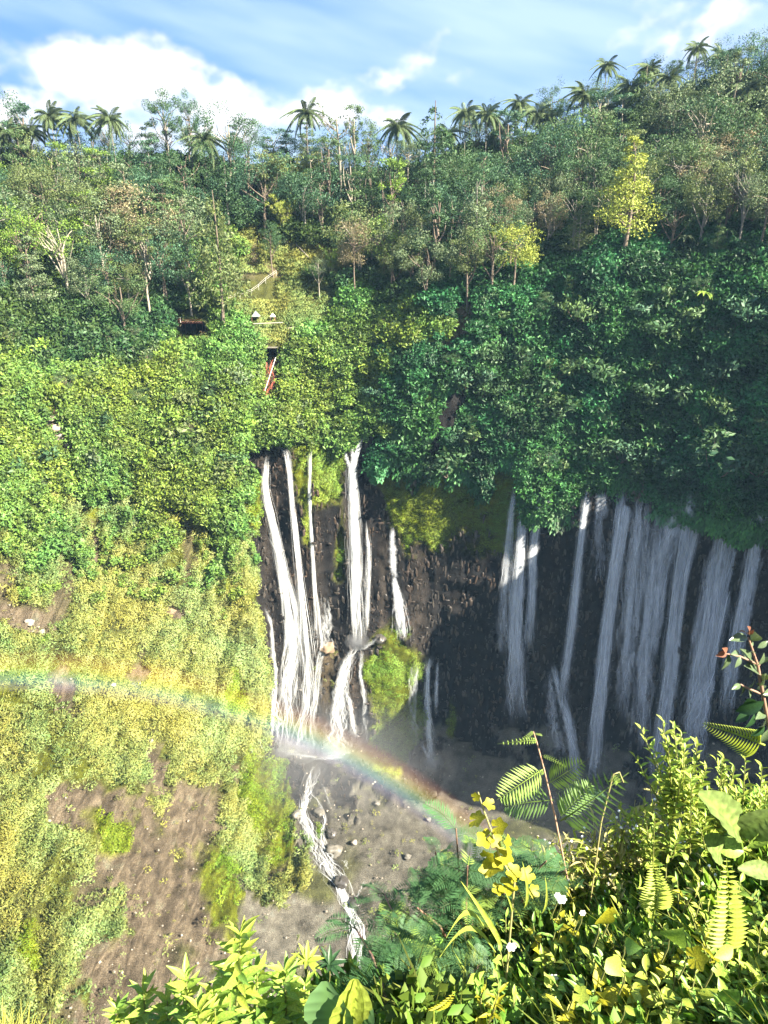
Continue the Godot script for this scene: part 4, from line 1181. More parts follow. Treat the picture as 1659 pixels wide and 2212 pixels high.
# ---------------------------------------------------------------- what people built, rocks, the rainbow
func box(b: MB, c: Vector3, x: Vector3, y: Vector3, z: Vector3, col := Color(1, 1, 1)) -> void:
	for f in [[x, y, z], [-x, y, -z], [z, y, -x], [-z, y, x], [y, z, x], [-y, x, z]]:
		var n: Vector3 = f[2].normalized()
		var o: Vector3 = c + f[2]
		var a := b.vert(o - f[0] - f[1], n, col, Vector2(0, 1))
		var e := b.vert(o - f[0] + f[1], n, col, Vector2(0, 0))
		var g := b.vert(o + f[0] + f[1], n, col, Vector2(1, 0))
		var h := b.vert(o + f[0] - f[1], n, col, Vector2(1, 1))
		if (b.v[e] - b.v[a]).cross(b.v[g] - b.v[a]).dot(n) > 0.0:
			b.i.append_array(PackedInt32Array([a, g, e, a, h, g]))
		else:
			b.i.append_array(PackedInt32Array([a, e, g, a, g, h]))

func box_mesh(c: Vector3, size: Vector3, turn := 0.0) -> ArrayMesh:
	var b := MB.new()
	var e := Basis(Vector3.UP, turn)
	box(b, c, e.x * size.x * 0.5, e.y * size.y * 0.5, e.z * size.z * 0.5)
	return b.mesh()

func bar(a: Vector3, c: Vector3, r: float) -> ArrayMesh:
	var b := MB.new()
	b.tube(PackedVector3Array([a, a.lerp(c, 0.5), c]), PackedFloat32Array([r, r, r]), 6, Color(1, 1, 1))
	return b.mesh()

func railing(label: String, places: Array, m: Material, group: String, r := 0.06) -> void:
	var pts := []
	for q in places:
		pts.append(hit(q[0], q[1]) + Vector3(0, 0.3, 1.2))
	var o := thing("railing", label, "railing", pts[0], group)
	for k in pts.size():
		var p: Vector3 = pts[k] - pts[0]
		part(o, "post", bar(p - Vector3(0, 0.9, 0), p + Vector3(0, 1.1, 0), r), m)
		if k > 0:
			var q: Vector3 = pts[k - 1] - pts[0]
			for h in [0.45, 1.05]:
				part(o, "rail", bar(q + Vector3(0, h, 0), p + Vector3(0, h, 0), r * 0.8), m)

func rock_mesh(seed_: int, flat: float) -> ArrayMesh:
	var s := SphereMesh.new()
	s.radial_segments = 18
	s.rings = 10
	s.radius = 1.0
	s.height = 2.0
	var a := s.get_mesh_arrays()
	var v: PackedVector3Array = a[Mesh.ARRAY_VERTEX]
	var c := PackedColorArray()
	for k in v.size():
		var p := v[k]
		var d := 1.0 + noise.get_noise_3d(p.x * 60 + seed_ * 50, p.y * 60, p.z * 60) * 0.7 + noise.get_noise_3d(p.x * 200 + seed_ * 50, p.y * 200, p.z * 200) * 0.25
		v[k] = Vector3(p.x * d, p.y * d * flat, p.z * d)
		var w := 0.75 + noise.get_noise_3d(p.x * 150, p.y * 150, p.z * 150 + seed_) * 0.5
		c.append(Color(w, w, w))
	a[Mesh.ARRAY_VERTEX] = v
	a[Mesh.ARRAY_COLOR] = c
	var st := SurfaceTool.new()
	st.create_from_arrays(a)
	st.generate_normals()
	return st.commit()

func built() -> void:
	var red := plain(0.36, 0.085, 0.05, 0.7)
	var wood := plain(0.22, 0.11, 0.075, 0.8)
	var white := plain(0.72, 0.72, 0.70, 0.6)
	var dark := plain(0.05, 0.045, 0.04, 0.9)
	# deck on posts
	var p := hit(420, 716) + Vector3(0, 1.2, 2.5)
	var d := thing("viewing_deck", "reddish wooden viewing deck on posts at the top of the left slope", "deck", p)
	for k in 9:
		part(d, "floor_board", box_mesh(Vector3(-3.6 + k * 0.9, 2.2 + 0.01 * (k % 3), 0), Vector3(0.86, 0.1, 3.4)), wood)
	for k in 5:
		part(d, "post", box_mesh(Vector3(-3.7 + k * 1.85, 0.2, 1.5), Vector3(0.22, 4.0, 0.22)), wood)
		part(d, "rail_post", box_mesh(Vector3(-3.7 + k * 1.85, 2.8, 1.72), Vector3(0.12, 1.1, 0.12)), red)
	part(d, "front_beam", box_mesh(Vector3(0, 2.0, 1.75), Vector3(8.1, 0.3, 0.12)), red)
	for h in [2.75, 3.3]:
		part(d, "rail", box_mesh(Vector3(0, h, 1.82), Vector3(8.0, 0.12, 0.1)), red)
	part(d, "back_wall", box_mesh(Vector3(0, 0.6, -1.6), Vector3(7.6, 3.0, 0.15)), dark)
	part(d, "end_rail", box_mesh(Vector3(-3.9, 3.1, 0.2), Vector3(0.1, 0.12, 3.1)), red)
	# small dark hut beside the stairs
	p = hit(588, 766) + Vector3(0, 0, 1.4)
	var h2 := thing("hut", "small dark hut with pale flat roof beside the red stairs", "hut", p)
	part(h2, "wall", box_mesh(Vector3(0, 1.0, 0), Vector3(3.4, 2.6, 2.2)), dark)
	part(h2, "roof", box_mesh(Vector3(-0.1, 2.45, 0.1), Vector3(4.2, 0.14, 3.0)), plain(0.45, 0.42, 0.38))
	part(h2, "door", box_mesh(Vector3(0.6, 0.8, 1.13), Vector3(0.8, 1.9, 0.06)), wood)
	# two shelters on the clearing
	for q in [[554, 692, Vector3(0.16, 0.20, 0.19), "grey-green pointed canvas shelter on the grassy clearing", 1.9], [590, 690, Vector3(0.6, 0.6, 0.58), "small white pointed shelter on the grassy clearing", 1.2]]:
		p = hit(q[0], q[1]) + Vector3(0, 0.4, 0.6)
		var t := thing("shelter", q[3], "shelter", p, "shelters on the clearing")
		var b := MB.new()
		var w: float = q[4]
		for k in 4:
			var a := b.vert(Vector3(0, w * 1.5, 0), Vector3.UP, Color(1, 1, 1))
			var u0 := Vector3(w, w * 0.55, 0).rotated(Vector3.UP, PI / 2 * k + PI / 4)
			var u1 := Vector3(w, w * 0.55, 0).rotated(Vector3.UP, PI / 2 * (k + 1) + PI / 4)
			var n := ((u0 + u1) * 0.5 + Vector3(0, w * 0.6, 0)).normalized()
			b.n[a] = n
			var e := b.vert(u0, n, Color(1, 1, 1))
			var f := b.vert(u1, n, Color(1, 1, 1))
			b.i.append_array(PackedInt32Array([a, f, e]))
		part(t, "roof", b.mesh(), plain(q[2].x, q[2].y, q[2].z))
		for k in 4:
			var u := Vector3(w * 0.9, 0, 0).rotated(Vector3.UP, PI / 2 * k + PI / 4)
			part(t, "pole", bar(u - Vector3(0, 0.8, 0), u + Vector3(0, w * 0.6, 0), 0.06), wood)
	railing("red railing along the path from the deck to the hut", [[470, 730], [490, 738], [512, 746], [535, 748], [556, 758], [574, 768], [594, 776]], red, "red railings of the stairs")
	railing("red railing dropping down the steep stairs below the hut", [[594, 778], [588, 790], [584, 802], [592, 814], [594, 826], [588, 838], [580, 848], [576, 858]], red, "red railings of the stairs", 0.08)
	railing("second red railing on the inner side of the steep stairs", [[578, 790], [576, 803], [584, 816], [582, 830], [574, 842], [570, 854]], red, "red railings of the stairs", 0.06)
	railing("white railing of the upper path over the clearing", [[495, 648], [520, 640], [545, 633], [560, 622], [575, 608], [598, 592]], plain(0.5, 0.49, 0.46), "white railings", 0.045)
	railing("short white railing left of the viewing deck", [[335, 708], [355, 702], [375, 697], [392, 694]], white, "white railings", 0.06)
	var st := thing("stairs", "narrow steep stairs with red railings below the dark hut", "stairs", hit(590, 776))
	var base := hit(590, 776)
	var way := [[590, 778], [584, 795], [590, 815], [590, 830], [580, 848], [574, 860]]
	for k in 24:
		var t := k / 23.0 * (way.size() - 1)
		var j := mini(int(t), way.size() - 2)
		var q := hit(lerpf(way[j][0], way[j + 1][0], t - j), lerpf(way[j][1], way[j + 1][1], t - j)) + Vector3(0, 0, 0.9)
		part(st, "step", box_mesh(q - base, Vector3(1.5, 0.14, 0.7)), wood)
	part(self, "pipe", bar(hit(598, 775) + Vector3(0, 1, 1.8), hit(572, 852) + Vector3(0, 0.6, 1.8), 0.09), white)
	tag(get_node("pipe"), "long white pipe running down beside the red stairs", "pipe")
	for q in [[640, 530, 668, 560, "pale fallen trunk at the head of the clearing"], [620, 712, 680, 702, "pale log lying on the right side of the clearing"], [548, 702, 612, 700, "row-like pale log at the foot of the shelters"]]:
		part(self, "fallen_log", bar(hit(q[0], q[1]) + Vector3(0, 0.5, 0.8), hit(q[2], q[3]) + Vector3(0, 0.6, 0.8), 0.17), barks.pale)
		tag(get_child(get_child_count() - 1), q[4], "log", "fallen logs on the clearing")
	# boulders
	var rocks := [rock_mesh(1, 0.7), rock_mesh(2, 0.8), rock_mesh(3, 0.55), rock_mesh(4, 0.75)]
	var stone := plain(0.13, 0.12, 0.10, 0.6)
	var wet := plain(0.07, 0.064, 0.058, 0.35)
	var pale := plain(0.33, 0.28, 0.23, 0.85)
	for q in [[722, 1838, 2.6, "large grey boulder in the stream where it bends left", 0], [738, 1905, 2.2, "dark rounded boulder right of the stream below the large one", 1], [768, 1950, 2.0, "boulder beside the lowest bend of the stream", 1], [716, 1800, 1.5, "small wet boulder above the large grey one", 1], [770, 1985, 1.6, "wet boulder behind the feathery dark bush", 1],
		[640, 1760, 1.4, "boulder left of the upper stream", 0], [690, 1755, 1.8, "mossy boulder island between the stream arms", 0], [815, 1735, 1.0, "lone stone on the gravel fan under the rainbow", 0], [880, 1850, 1.1, "flat stone on the grey gravel", 0], [765, 1820, 1.0, "pale stone right of the stream", 2], [925, 1770, 1.0, "stone near the right end of the rainbow", 0],
		[705, 1400, 2.8, "brown rock knob between the two bright waterfalls", 3], [820, 1380, 2.0, "dark rock ledge right of the tall waterfall", 1], [650, 1655, 1.3, "wet rock at the foot of the left waterfalls", 1], [468, 2215, 1.2, "stone in the brown gully", 0], [465, 2145, 0.9, "pale stone beside the small trickle", 2],
		[108, 905, 1.5, "topmost pale stone of the scree on the left edge", 2], [122, 925, 1.8, "largest pale stone of the scree on the left", 2], [132, 945, 1.4, "lower pale stone of the scree on the left", 2], [115, 955, 1.2, "lowest left stone of the scree", 2], [145, 960, 1.0, "rightmost stone of the scree", 2], [45, 975, 2.0, "pale rock showing on the far left slope", 2],
		[65, 1345, 1.2, "white stone in the small landslip at the left edge", 2], [90, 1365, 0.9, "second white stone below the small landslip", 2], [290, 1480, 1.1, "grey rock showing in the left slope under the rainbow", 0], [370, 1322, 1.5, "brown rock showing in the middle of the left slope", 3], [325, 1600, 0.8, "small pale stone in the mossy slope", 2], [245, 1480, 0.8, "pale stone on the slope above the rainbow", 2]]:
		var o := part(self, "boulder", rocks[rng.randi() % 4], [stone, wet, pale, plain(0.2, 0.14, 0.09)][q[4]], Transform3D(Basis(Vector3.UP, rng.randf() * TAU).scaled(Vector3.ONE * q[2]), hit(q[0], q[1]) + Vector3(0, 0.15, 0.2)))
		tag(o, q[3], "boulder", "boulders on slope and floor")
	# loose stones nobody could count
	var places: Array[Transform3D] = []
	var cols := PackedColorArray()
	for k in 30000:
		var x := rng.randf() * 1659
		var y := rng.randf_range(880, 2212)
		var i := hit_i(x, y)
		if i < 0 or not char(ground_k[i]) in "dgbw" or rng.randf() > (0.5 if char(ground_k[i]) == "w" else 0.16):
			continue
		var s := 0.08 + 0.55 * pow(rng.randf(), 5.0)
		places.append(Transform3D(Basis(rv(), rng.randf() * TAU).scaled(Vector3(s, s * 0.8, s)), hit(x, y)))
		var w := rng.randf_range(0.4, 1.0)
		cols.append(Color(w, w * 0.95, w * 0.88))
	var tiny := BoxMesh.new()
	tiny.size = Vector3(1, 0.7, 0.8)
	stuff("loose_stones", tiny, plain(0.32, 0.29, 0.25), places, cols, "loose stones strewn over the gravel and earth", "stones")
	# the rainbow: an arc of coloured light in the spray, square to the way the sun shines
	var b := MB.new()
	var axis := Vector3(-0.3314, -0.9239, -0.1913).normalized()
	var c := axis * 112.0
	var right := axis.cross(Vector3.UP).normalized()
	var up := right.cross(axis).normalized()
	var r0 := 112.0 * tan(deg_to_rad(42.9))
	var hues := [[0.0, Color(1, 0.25, 0.12, 0.0)], [0.12, Color(1, 0.28, 0.1, 0.32)], [0.3, Color(1, 0.55, 0.08, 0.75)], [0.45, Color(1, 0.95, 0.15, 1.0)], [0.58, Color(0.5, 1, 0.4, 0.9)], [0.72, Color(0.3, 0.9, 0.95, 0.8)], [0.85, Color(0.45, 0.5, 1, 0.6)], [1.0, Color(0.7, 0.5, 1, 0.0)]]
	var n_a := 160
	for k in n_a + 1:
		var a := lerpf(0.0, 2.9, float(k) / n_a)
		var ends := smoothstep(0.0, 0.12, float(k) / n_a) * smoothstep(1.0, 0.9, float(k) / n_a)
		for h in hues:
			var r: float = r0 * (1.0 - 0.098 * h[0])
			var q: Vector3 = c + (right * sin(a) + up * cos(a)) * r
			var col: Color = h[1]
			col.a *= RAINBOW * ends * (0.85 + 0.3 * noise.get_noise_2d(k * 6.0, 0))
			b.vert(q, -axis, col)
	var m := hues.size()
	for k in n_a:
		for j in m - 1:
			b.quad(k * m + j + 1, k * m + j, (k + 1) * m + j, (k + 1) * m + j + 1)
	var rm := StandardMaterial3D.new()
	rm.vertex_color_use_as_albedo = true
	rm.transparency = BaseMaterial3D.TRANSPARENCY_ALPHA
	rm.cull_mode = BaseMaterial3D.CULL_DISABLED
	rm.roughness = 1.0
	rm.metallic_specular = 0.0
	tag(part(self, "rainbow", b.mesh(), rm), "faint rainbow arching over the gorge floor in the spray", "rainbow")

const RAINBOW := 0.042

func mist() -> void:
	for q in [[720, 1640, 212, Vector3(70, 34, 44), 0.0045, "pale spray over the foot of the bright waterfalls"], [1250, 1800, 188, Vector3(120, 40, 44), 0.0006, "thin spray at the foot of the shaded waterfalls"]]:
		# nested clouds of spray, thinner outwards
		for k in 5:
			var f := FogVolume.new()
			f.name = numbered("spray")
			f.shape = RenderingServer.FOG_VOLUME_SHAPE_ELLIPSOID
			f.size = q[3] * (1.25 - 0.2 * k)
			var m := FogMaterial.new()
			m.density = q[4] * 0.25
			m.albedo = Color(0.95, 0.97, 1.0)
			f.material = m
			add_child(f)
			f.position = at(q[0], q[1], q[2])
			tag(f, q[5], "mist", "", "stuff")
	for q in [[614, 1612, "spray where the leftmost bright waterfall lands"], [655, 1618, "spray where the second bright waterfall lands"], [722, 1618, "spray where the tall waterfall lands"], [932, 1645, "spray where the short forked cascade lands"], [772, 1385, "spray on the ledge under the tall waterfall"]]:
		for k in 3:
			var f := FogVolume.new()
			f.name = numbered("spray")
			f.shape = RenderingServer.FOG_VOLUME_SHAPE_ELLIPSOID
			f.size = Vector3(11, 8, 9) * (1.2 - 0.35 * k) * (0.7 if q[1] < 1400 or q[0] > 900 else 1.0)
			var m := FogMaterial.new()
			m.density = 0.016
			m.albedo = Color(0.95, 0.97, 1.0)
			f.material = m
			add_child(f)
			f.position = hit(q[0], q[1]) + Vector3(0, 1.5, 2.5)
			tag(f, q[2], "mist", "", "stuff")

# ---------------------------------------------------------------- the near bank and its plants
func bank_y(x: float, z: float) -> float:
	var edge := 4.7 + 0.3 * (x - 1.4)
	if x < 0.5:
		edge = lerpf(edge, 3.7, clampf((0.5 - x) * 1.6, 0, 1))
	var y := -2.75 - 0.6 * z + 0.35 * (x - 1.4) * clampf(x, 0.2, 1.0)
	y -= maxf(0.0, z - edge) * 2.6
	y -= clampf(0.15 - x, 0.0, 3.0) * 0.55
	return y + noise.get_noise_2d(x * 60.0, z * 60.0) * 0.25

var leaf_meshes := {}
var stem_mat: Material

# a leaf from a to b, its upper face towards n
func leaf_at(o: Node3D, called: String, kind: String, a: Vector3, b: Vector3, n: Vector3, wide: float, m: Material) -> MeshInstance3D:
	var z := b - a
	var l := z.length()
	z /= l
	var x := n.cross(z)
	if x.length() < 0.01:
		x = Vector3.RIGHT
	x = x.normalized()
	var y := z.cross(x)
	return part(o, called, leaf_meshes[kind], m, Transform3D(Basis(x * l * wide, y * l, z * l), a - o.position))

# a leaf one long and one wide along +z, outline given as half widths, folded at the midrib and arched
func leaf_shape(half: Array, fold: float, arch: float, wave := 0.0, ribs := false) -> ArrayMesh:
	var b := MB.new()
	var n := half.size() - 1
	for k in n + 1:
		var t := float(k) / n
		var w: float = half[k]
		var y := arch * (t - t * t) * 2.0 - arch * 0.4 * t * t
		var v := 0.97 if k % 2 == 0 or not ribs else 0.68
		var yv := wave * sin(t * 19.0) * w
		for s in [-1.0, -0.5, 0.0, 0.5, 1.0]:
			var nn := Vector3(-s * fold * 1.6, 1, -arch * (1.0 - 2.0 * t) * 1.5).normalized()
			b.vert(Vector3(s * w, y + absf(s) * w * fold + yv * absf(s) + (0.022 if ribs and k % 2 == 0 and s != 0.0 else 0.0), t), nn, Color(v, v, v) if s != 0.0 else Color(1, 1, 0.85))
	for k in n:
		for s in 4:
			var a := k * 5 + s
			b.quad(a, a + 1, a + 6, a + 5)
	return b.mesh()

# several lobes round the stalk, as a maple or gourd leaf has
func lobed(lobes: int, depth: float) -> ArrayMesh:
	var b := MB.new()
	var mid := b.vert(Vector3(0, 0.02, 0.42), Vector3.UP, Color(0.95, 0.95, 0.8))
	var n := lobes * 6
	for k in n + 1:
		var t := float(k) / n
		var a := lerpf(-PI * 0.94, PI * 0.94, t)
		var r := 0.52 * (1.0 - depth * (0.5 + 0.5 * cos(t * TAU * lobes))) * (1.0 - 0.12 * absf(sin(a)))
		b.vert(Vector3(sin(a) * r, 0.06 * absf(sin(a * 1.0)) + 0.03 * sin(k * 2.0), 0.42 + cos(a) * r), Vector3(-sin(a) * 0.3, 1, -cos(a) * 0.25).normalized(), Color(0.92, 0.92, 0.9))
	for k in n:
		b.i.append_array(PackedInt32Array([mid, mid + 2 + k, mid + 1 + k]))
	return b.mesh()

# leaflets joined along one stalk (too fine to pick apart), one long along +z
func pinnate(pairs: int, wide: float, slim: float, droop: float, fine := false) -> ArrayMesh:
	var b := MB.new()
	var pts := PackedVector3Array()
	var rad := PackedFloat32Array()
	for k in 9:
		var t := k / 8.0
		pts.append(Vector3(0, 0.12 * sin(t * PI) - droop * t * t, t))
		rad.append(lerpf(0.011, 0.004, t))
	b.tube(pts, rad, 5, Color(0.9, 0.85, 0.6))
	for k in pairs:
		var t := 0.08 + 0.9 * k / (pairs - 1)
		var i := mini(int(t * 8), 7)
		var q := pts[i].lerp(pts[i + 1], t * 8 - i)
		var l := wide * pow(sin(clampf(t * 0.86 + 0.16, 0, 1) * PI), 0.6)
		for s: float in [-1.0, 1.0]:
			var along := Vector3(s, 0.12 - 0.15 * rng.randf(), 0.5 + 0.1 * rng.randf()).normalized() * l
			var v := rng.randf_range(0.8, 1.0)
			var side := along.cross(Vector3.UP).normalized() * slim
			if fine:
				for f in 9:
					var u := 0.1 + 0.9 * f / 8.0
					for g in [-1.0, 1.0]:
						b.leaf(q + along * u, (along * 0.16 + side.normalized() * g * 0.062 * (1.1 - u * 0.5)) , along.normalized() * 0.011, Vector3(0, 1, 0), Color(v, v, v))
			else:
				b.leaf(q, along, side, Vector3(-s * 0.15, 1, 0).normalized(), Color(v, v, v))
	return b.mesh()

func stem(o: Node3D, called: String, line: Array, r0: float, r1: float, m: Material) -> void:
	var b := MB.new()
	var pts := PackedVector3Array()
	var rad := PackedFloat32Array()
	for k in line.size():
		pts.append(line[k] - o.position)
		rad.append(lerpf(r0, r1, float(k) / (line.size() - 1)))
	b.tube(pts, rad, 6, Color(1, 1, 1))
	part(o, called, b.mesh(), m)

func toward_eye(p: Vector3, up := 0.8, jitter := 0.35) -> Vector3:
	return (-p.normalized() * (1.0 - up) + Vector3.UP * up + rv() * jitter + Vector3(0.15, 0, 0)).normalized()

# a leafy herb: several stems with leaves all the way, growing from the bank
func herb(called: String, label: String, group: String, p: Vector3, h: float, stems: int, per: int, kind: String, len: float, wide: float, m: Material, lean := 0.35, category := "plant") -> Node3D:
	var o := thing(called, label, category, p, group)
	for s in stems:
		var a := rng.randf() * TAU
		var tip := p + Vector3(cos(a) * lean * h, h * rng.randf_range(0.7, 1.05), sin(a) * lean * h)
		var mid := p.lerp(tip, 0.5) + Vector3(0, h * 0.1, 0)
		stem(o, "stem", [p - Vector3(0, 0.1, 0), mid, tip], 0.008, 0.003, stem_mat)
		for k in per:
			var t := lerpf(0.25, 1.0, float(k) / maxi(1, per - 1))
			var q := p.lerp(mid, t * 2.0) if t < 0.5 else mid.lerp(tip, t * 2.0 - 1.0)
			var b2 := a + k * 2.4 + rng.randf_range(-0.3, 0.3)
			var l := len * rng.randf_range(0.7, 1.2) * (1.15 - 0.4 * t)
			var d := Vector3(cos(b2), rng.randf_range(-0.25, 0.55) + (0.5 if t > 0.9 else 0.0), sin(b2)).normalized() * l
			leaf_at(o, "leaf", kind, q, q + d, toward_eye(q, 0.75, 0.3), wide, m)
	return o

func crop2(x: float, y: float, z: float) -> Vector3:
	return at((1380 + x * 540.0 / 1659.0) * 0.864, (1860 + y * 700.0 / 2151.0) * 0.864, z)
func crop1(x: float, y: float, z: float) -> Vector3:
	return at((860 + x * 540.0 / 1659.0) * 0.864, (1860 + y * 700.0 / 2151.0) * 0.864, z)
func crop3(x: float, y: float, z: float) -> Vector3:
	return at((1200 + x * 720.0 / 1659.0) * 0.864, (1520 + y * 540.0 / 1244.0) * 0.864, z)
func crop5(x: float, y: float, z: float) -> Vector3:
	return at((240 + x * 720.0 / 1659.0) * 0.864, (2300 + y * 260.0 / 599.0) * 0.864, z)

# where on the bank a line of sight ends
func bank_hit(px: float, py: float) -> Vector3:
	var z := 1.2
	while z < 7.0:
		var p := at(px, py, z)
		if p.y < bank_y(p.x, z):
			return Vector3(p.x, bank_y(p.x, z), -z)
		z += 0.04
	return Vector3(0, -99, 0)

func near_bank() -> void:
	stem_mat = plain(0.16, 0.17, 0.05, 0.6)
	var mottle := noise_tex(512, 0.012, 5, FastNoiseLite.TYPE_SIMPLEX, 0.62, 1.0)
	var woody := plain(0.22, 0.13, 0.09, 0.7)
	var lime := leafy(0.50, 0.62, 0.10, 0.8, 0.5)
	var yellow := leafy(0.58, 0.56, 0.04, 0.9, 0.5)
	var fresh := leafy(0.38, 0.58, 0.10, 0.7, 0.42)
	var green := leafy(0.24, 0.44, 0.09, 0.6, 0.4)
	var deep := leafy(0.045, 0.115, 0.045, 0.5, 0.4)
	var waxy := leafy(0.14, 0.20, 0.11, 0.3, 0.22)
	var reddish := leafy(0.34, 0.15, 0.10, 0.6, 0.35)
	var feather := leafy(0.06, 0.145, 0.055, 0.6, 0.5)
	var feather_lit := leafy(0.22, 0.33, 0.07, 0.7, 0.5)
	var straw := leafy(0.40, 0.37, 0.16, 0.6, 0.6)
	var petal := leafy(0.85, 0.85, 0.83, 0.6, 0.6)
	for m: StandardMaterial3D in [lime, yellow, fresh, green, deep, waxy, reddish]:
		m.albedo_texture = mottle
		m.uv1_triplanar = true
		m.uv1_scale = Vector3(1.6, 1.6, 1.6)
	leaf_meshes.lance = leaf_shape([0.015, 0.09, 0.15, 0.165, 0.15, 0.11, 0.06, 0.005], 0.35, 0.12)
	leaf_meshes.oval = leaf_shape([0.02, 0.15, 0.24, 0.27, 0.26, 0.2, 0.11, 0.008], 0.28, 0.14)
	leaf_meshes.heart = leaf_shape([0.05, 0.36, 0.42, 0.39, 0.31, 0.21, 0.1, 0.006], 0.2, 0.14)
	leaf_meshes.broad = leaf_shape([0.03, 0.10, 0.16, 0.21, 0.245, 0.265, 0.275, 0.275, 0.265, 0.25, 0.22, 0.18, 0.12, 0.05], 0.25, 0.12, 0.05, true)
	leaf_meshes.blade = leaf_shape([0.02, 0.026, 0.03, 0.03, 0.027, 0.02, 0.012, 0.002], 0.5, 0.2)
	leaf_meshes.arch = leaf_shape([0.012, 0.02, 0.026, 0.03, 0.03, 0.028, 0.024, 0.018, 0.010, 0.002], 0.4, 0.75)
	leaf_meshes.lobed = lobed(5, 0.26)
	leaf_meshes.petal = leaf_shape([0.05, 0.2, 0.3, 0.32, 0.26, 0.1], -0.1, 0.1)
	leaf_meshes.mimosa = pinnate(16, 0.36, 0.022, 0.12)
	leaf_meshes.mimosa2 = pinnate(18, 0.30, 0.018, 0.3)
	leaf_meshes.fine = pinnate(11, 0.34, 0.02, 0.22, true)
	leaf_meshes.curl = pinnate(12, 0.16, 0.018, 0.8)
	# the bank itself
	var b := MB.new()
	for j in 61:
		for i in 91:
			var x := lerpf(-4.5, 7.0, i / 90.0)
			var z := lerpf(-1.0, 9.0, j / 60.0)
			b.vert(Vector3(x, bank_y(x, z), -z), Vector3.UP, Color(0.6, 0.6, 0.6) * (0.8 + 0.4 * noise.get_noise_2d(x * 300, z * 300)))
	for j in 60:
		for i in 90:
			var a := j * 91 + i
			b.quad(a, a + 91, a + 92, a + 1)
	var st := SurfaceTool.new()
	st.create_from(b.mesh(), 0)
	st.generate_normals()
	tag(part(self, "near_bank", st.commit(), plain(0.07, 0.075, 0.03)), "steep overgrown bank at the near rim of the gorge", "bank", "", "structure")
	# its matted undergrowth
	b = MB.new()
	for k in 14:
		var d := rv()
		d.y = absf(d.y) + 0.5
		var al := d.normalized() * rng.randf_range(0.12, 0.32)
		var side := al.cross(rv()).normalized() * 0.007
		var at_ := Vector3(rng.randf_range(-0.1, 0.1), 0, rng.randf_range(-0.1, 0.1))
		b.leaf(at_, al * 0.6, side, (Vector3.UP + rv() * 0.4).normalized(), shade())
		b.leaf(at_ + al * 0.4, al * 0.6 + Vector3(al.x, -0.06, al.z) * 0.6, side * 0.8, (Vector3.UP + rv() * 0.4).normalized(), shade())
	var grass := b.mesh()
	b = MB.new()
	for k in 16:
		var q := Vector3(rng.randf_range(-0.1, 0.1), rng.randf_range(0.02, 0.2), rng.randf_range(-0.1, 0.1))
		var al := (rv() + Vector3(0, 0.2, 0)).normalized() * rng.randf_range(0.05, 0.11)
		b.leaf(q, al, al.cross(rv()).normalized() * 0.024, (Vector3.UP + rv() * 0.5).normalized(), shade())
	var sprig := b.mesh()
	var g_p: Array[Transform3D] = []
	var g_c := PackedColorArray()
	var s_p: Array[Transform3D] = []
	var s_c := PackedColorArray()
	for k in 30000:
		var x := rng.randf_range(-2.2, 4.4)
		var z := rng.randf_range(1.2, 6.0)
		var p := Vector3(x, bank_y(x, z), -z)
		if p.y < -7.5 or x > -0.2 and x < 0.5 and z > 2.3 and rng.randf() < 0.8:
			continue
		var v := rng.randf_range(0.55, 1.0) * clampf(0.8 + noise.get_noise_2d(x * 90, z * 90), 0.4, 1.0)
		var t := Transform3D(Basis(Vector3.UP, rng.randf() * TAU).scaled(Vector3.ONE * rng.randf_range(0.6, 1.5)), p)
		if rng.randf() < 0.14:
			g_p.append(t); g_c.append(Color(v, v * 0.95, v * 0.8))
		else:
			s_p.append(t); s_c.append(Color(v * rng.randf_range(0.6, 1.0), v, v * 0.8))
	stuff("near_grass", grass, leafy(0.46, 0.58, 0.13, 0.9), g_p, g_c, "matted yellow-green grass on the near bank", "grass")
	stuff("near_undergrowth", sprig, leafy(0.48, 0.66, 0.11, 0.9), s_p, s_c, "small-leaved undergrowth on the near bank", "undergrowth")

	# the feathery sapling against the dark falls
	var z := 4.4
	var o := thing("feathery_sapling", "tall feathery-leaved sapling with pinkish stem standing against the dark waterfalls", "sapling", bank_hit(1235, 1960))
	stem(o, "stem", [o.position, at(1222, 1880, z), at(1200, 1770, z), at(1176, 1665, z), at(1160, 1605, z), at(1152, 1580, z)], 0.010, 0.004, plain(0.36, 0.22, 0.15))
	for k in [[1172, 1662, 1076, 1726, 0, 0.15], [1196, 1728, 1082, 1742, 0, -0.1], [1186, 1692, 1258, 1648, 0, 0.1], [1211, 1762, 1280, 1690, 0, -0.15], [1212, 1772, 1320, 1700, 1, 0.3], [1172, 1632, 1216, 1648, 2, 0.1], [1160, 1600, 1112, 1600, 2, 0.1], [1155, 1585, 1178, 1588, 2, 0.0], [1152, 1580, 1130, 1600, 2, 0.1], [1176, 1668, 1140, 1672, 2, 0.1]]:
		var p := at(k[0], k[1], z)
		var q := at(k[2], k[3], z - k[5])
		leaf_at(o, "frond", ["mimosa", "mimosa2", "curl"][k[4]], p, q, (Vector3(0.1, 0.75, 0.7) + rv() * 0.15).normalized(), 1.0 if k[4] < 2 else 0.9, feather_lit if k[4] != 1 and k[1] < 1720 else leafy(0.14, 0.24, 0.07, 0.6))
	o = thing("curled_shoot", "slender curled shoot right of the feathery sapling", "shoot", bank_hit(1295, 1850))
	stem(o, "stem", [o.position, at(1299, 1775, 4.2), at(1318, 1700, 4.2), at(1325, 1672, 4.2), at(1338, 1668, 4.2), at(1347, 1690, 4.2)], 0.006, 0.004, straw)
	leaf_at(o, "frond", "curl", at(1325, 1672, 4.2), at(1350, 1712, 4.2), Vector3(0, 0.5, 0.8), 1.0, feather_lit)
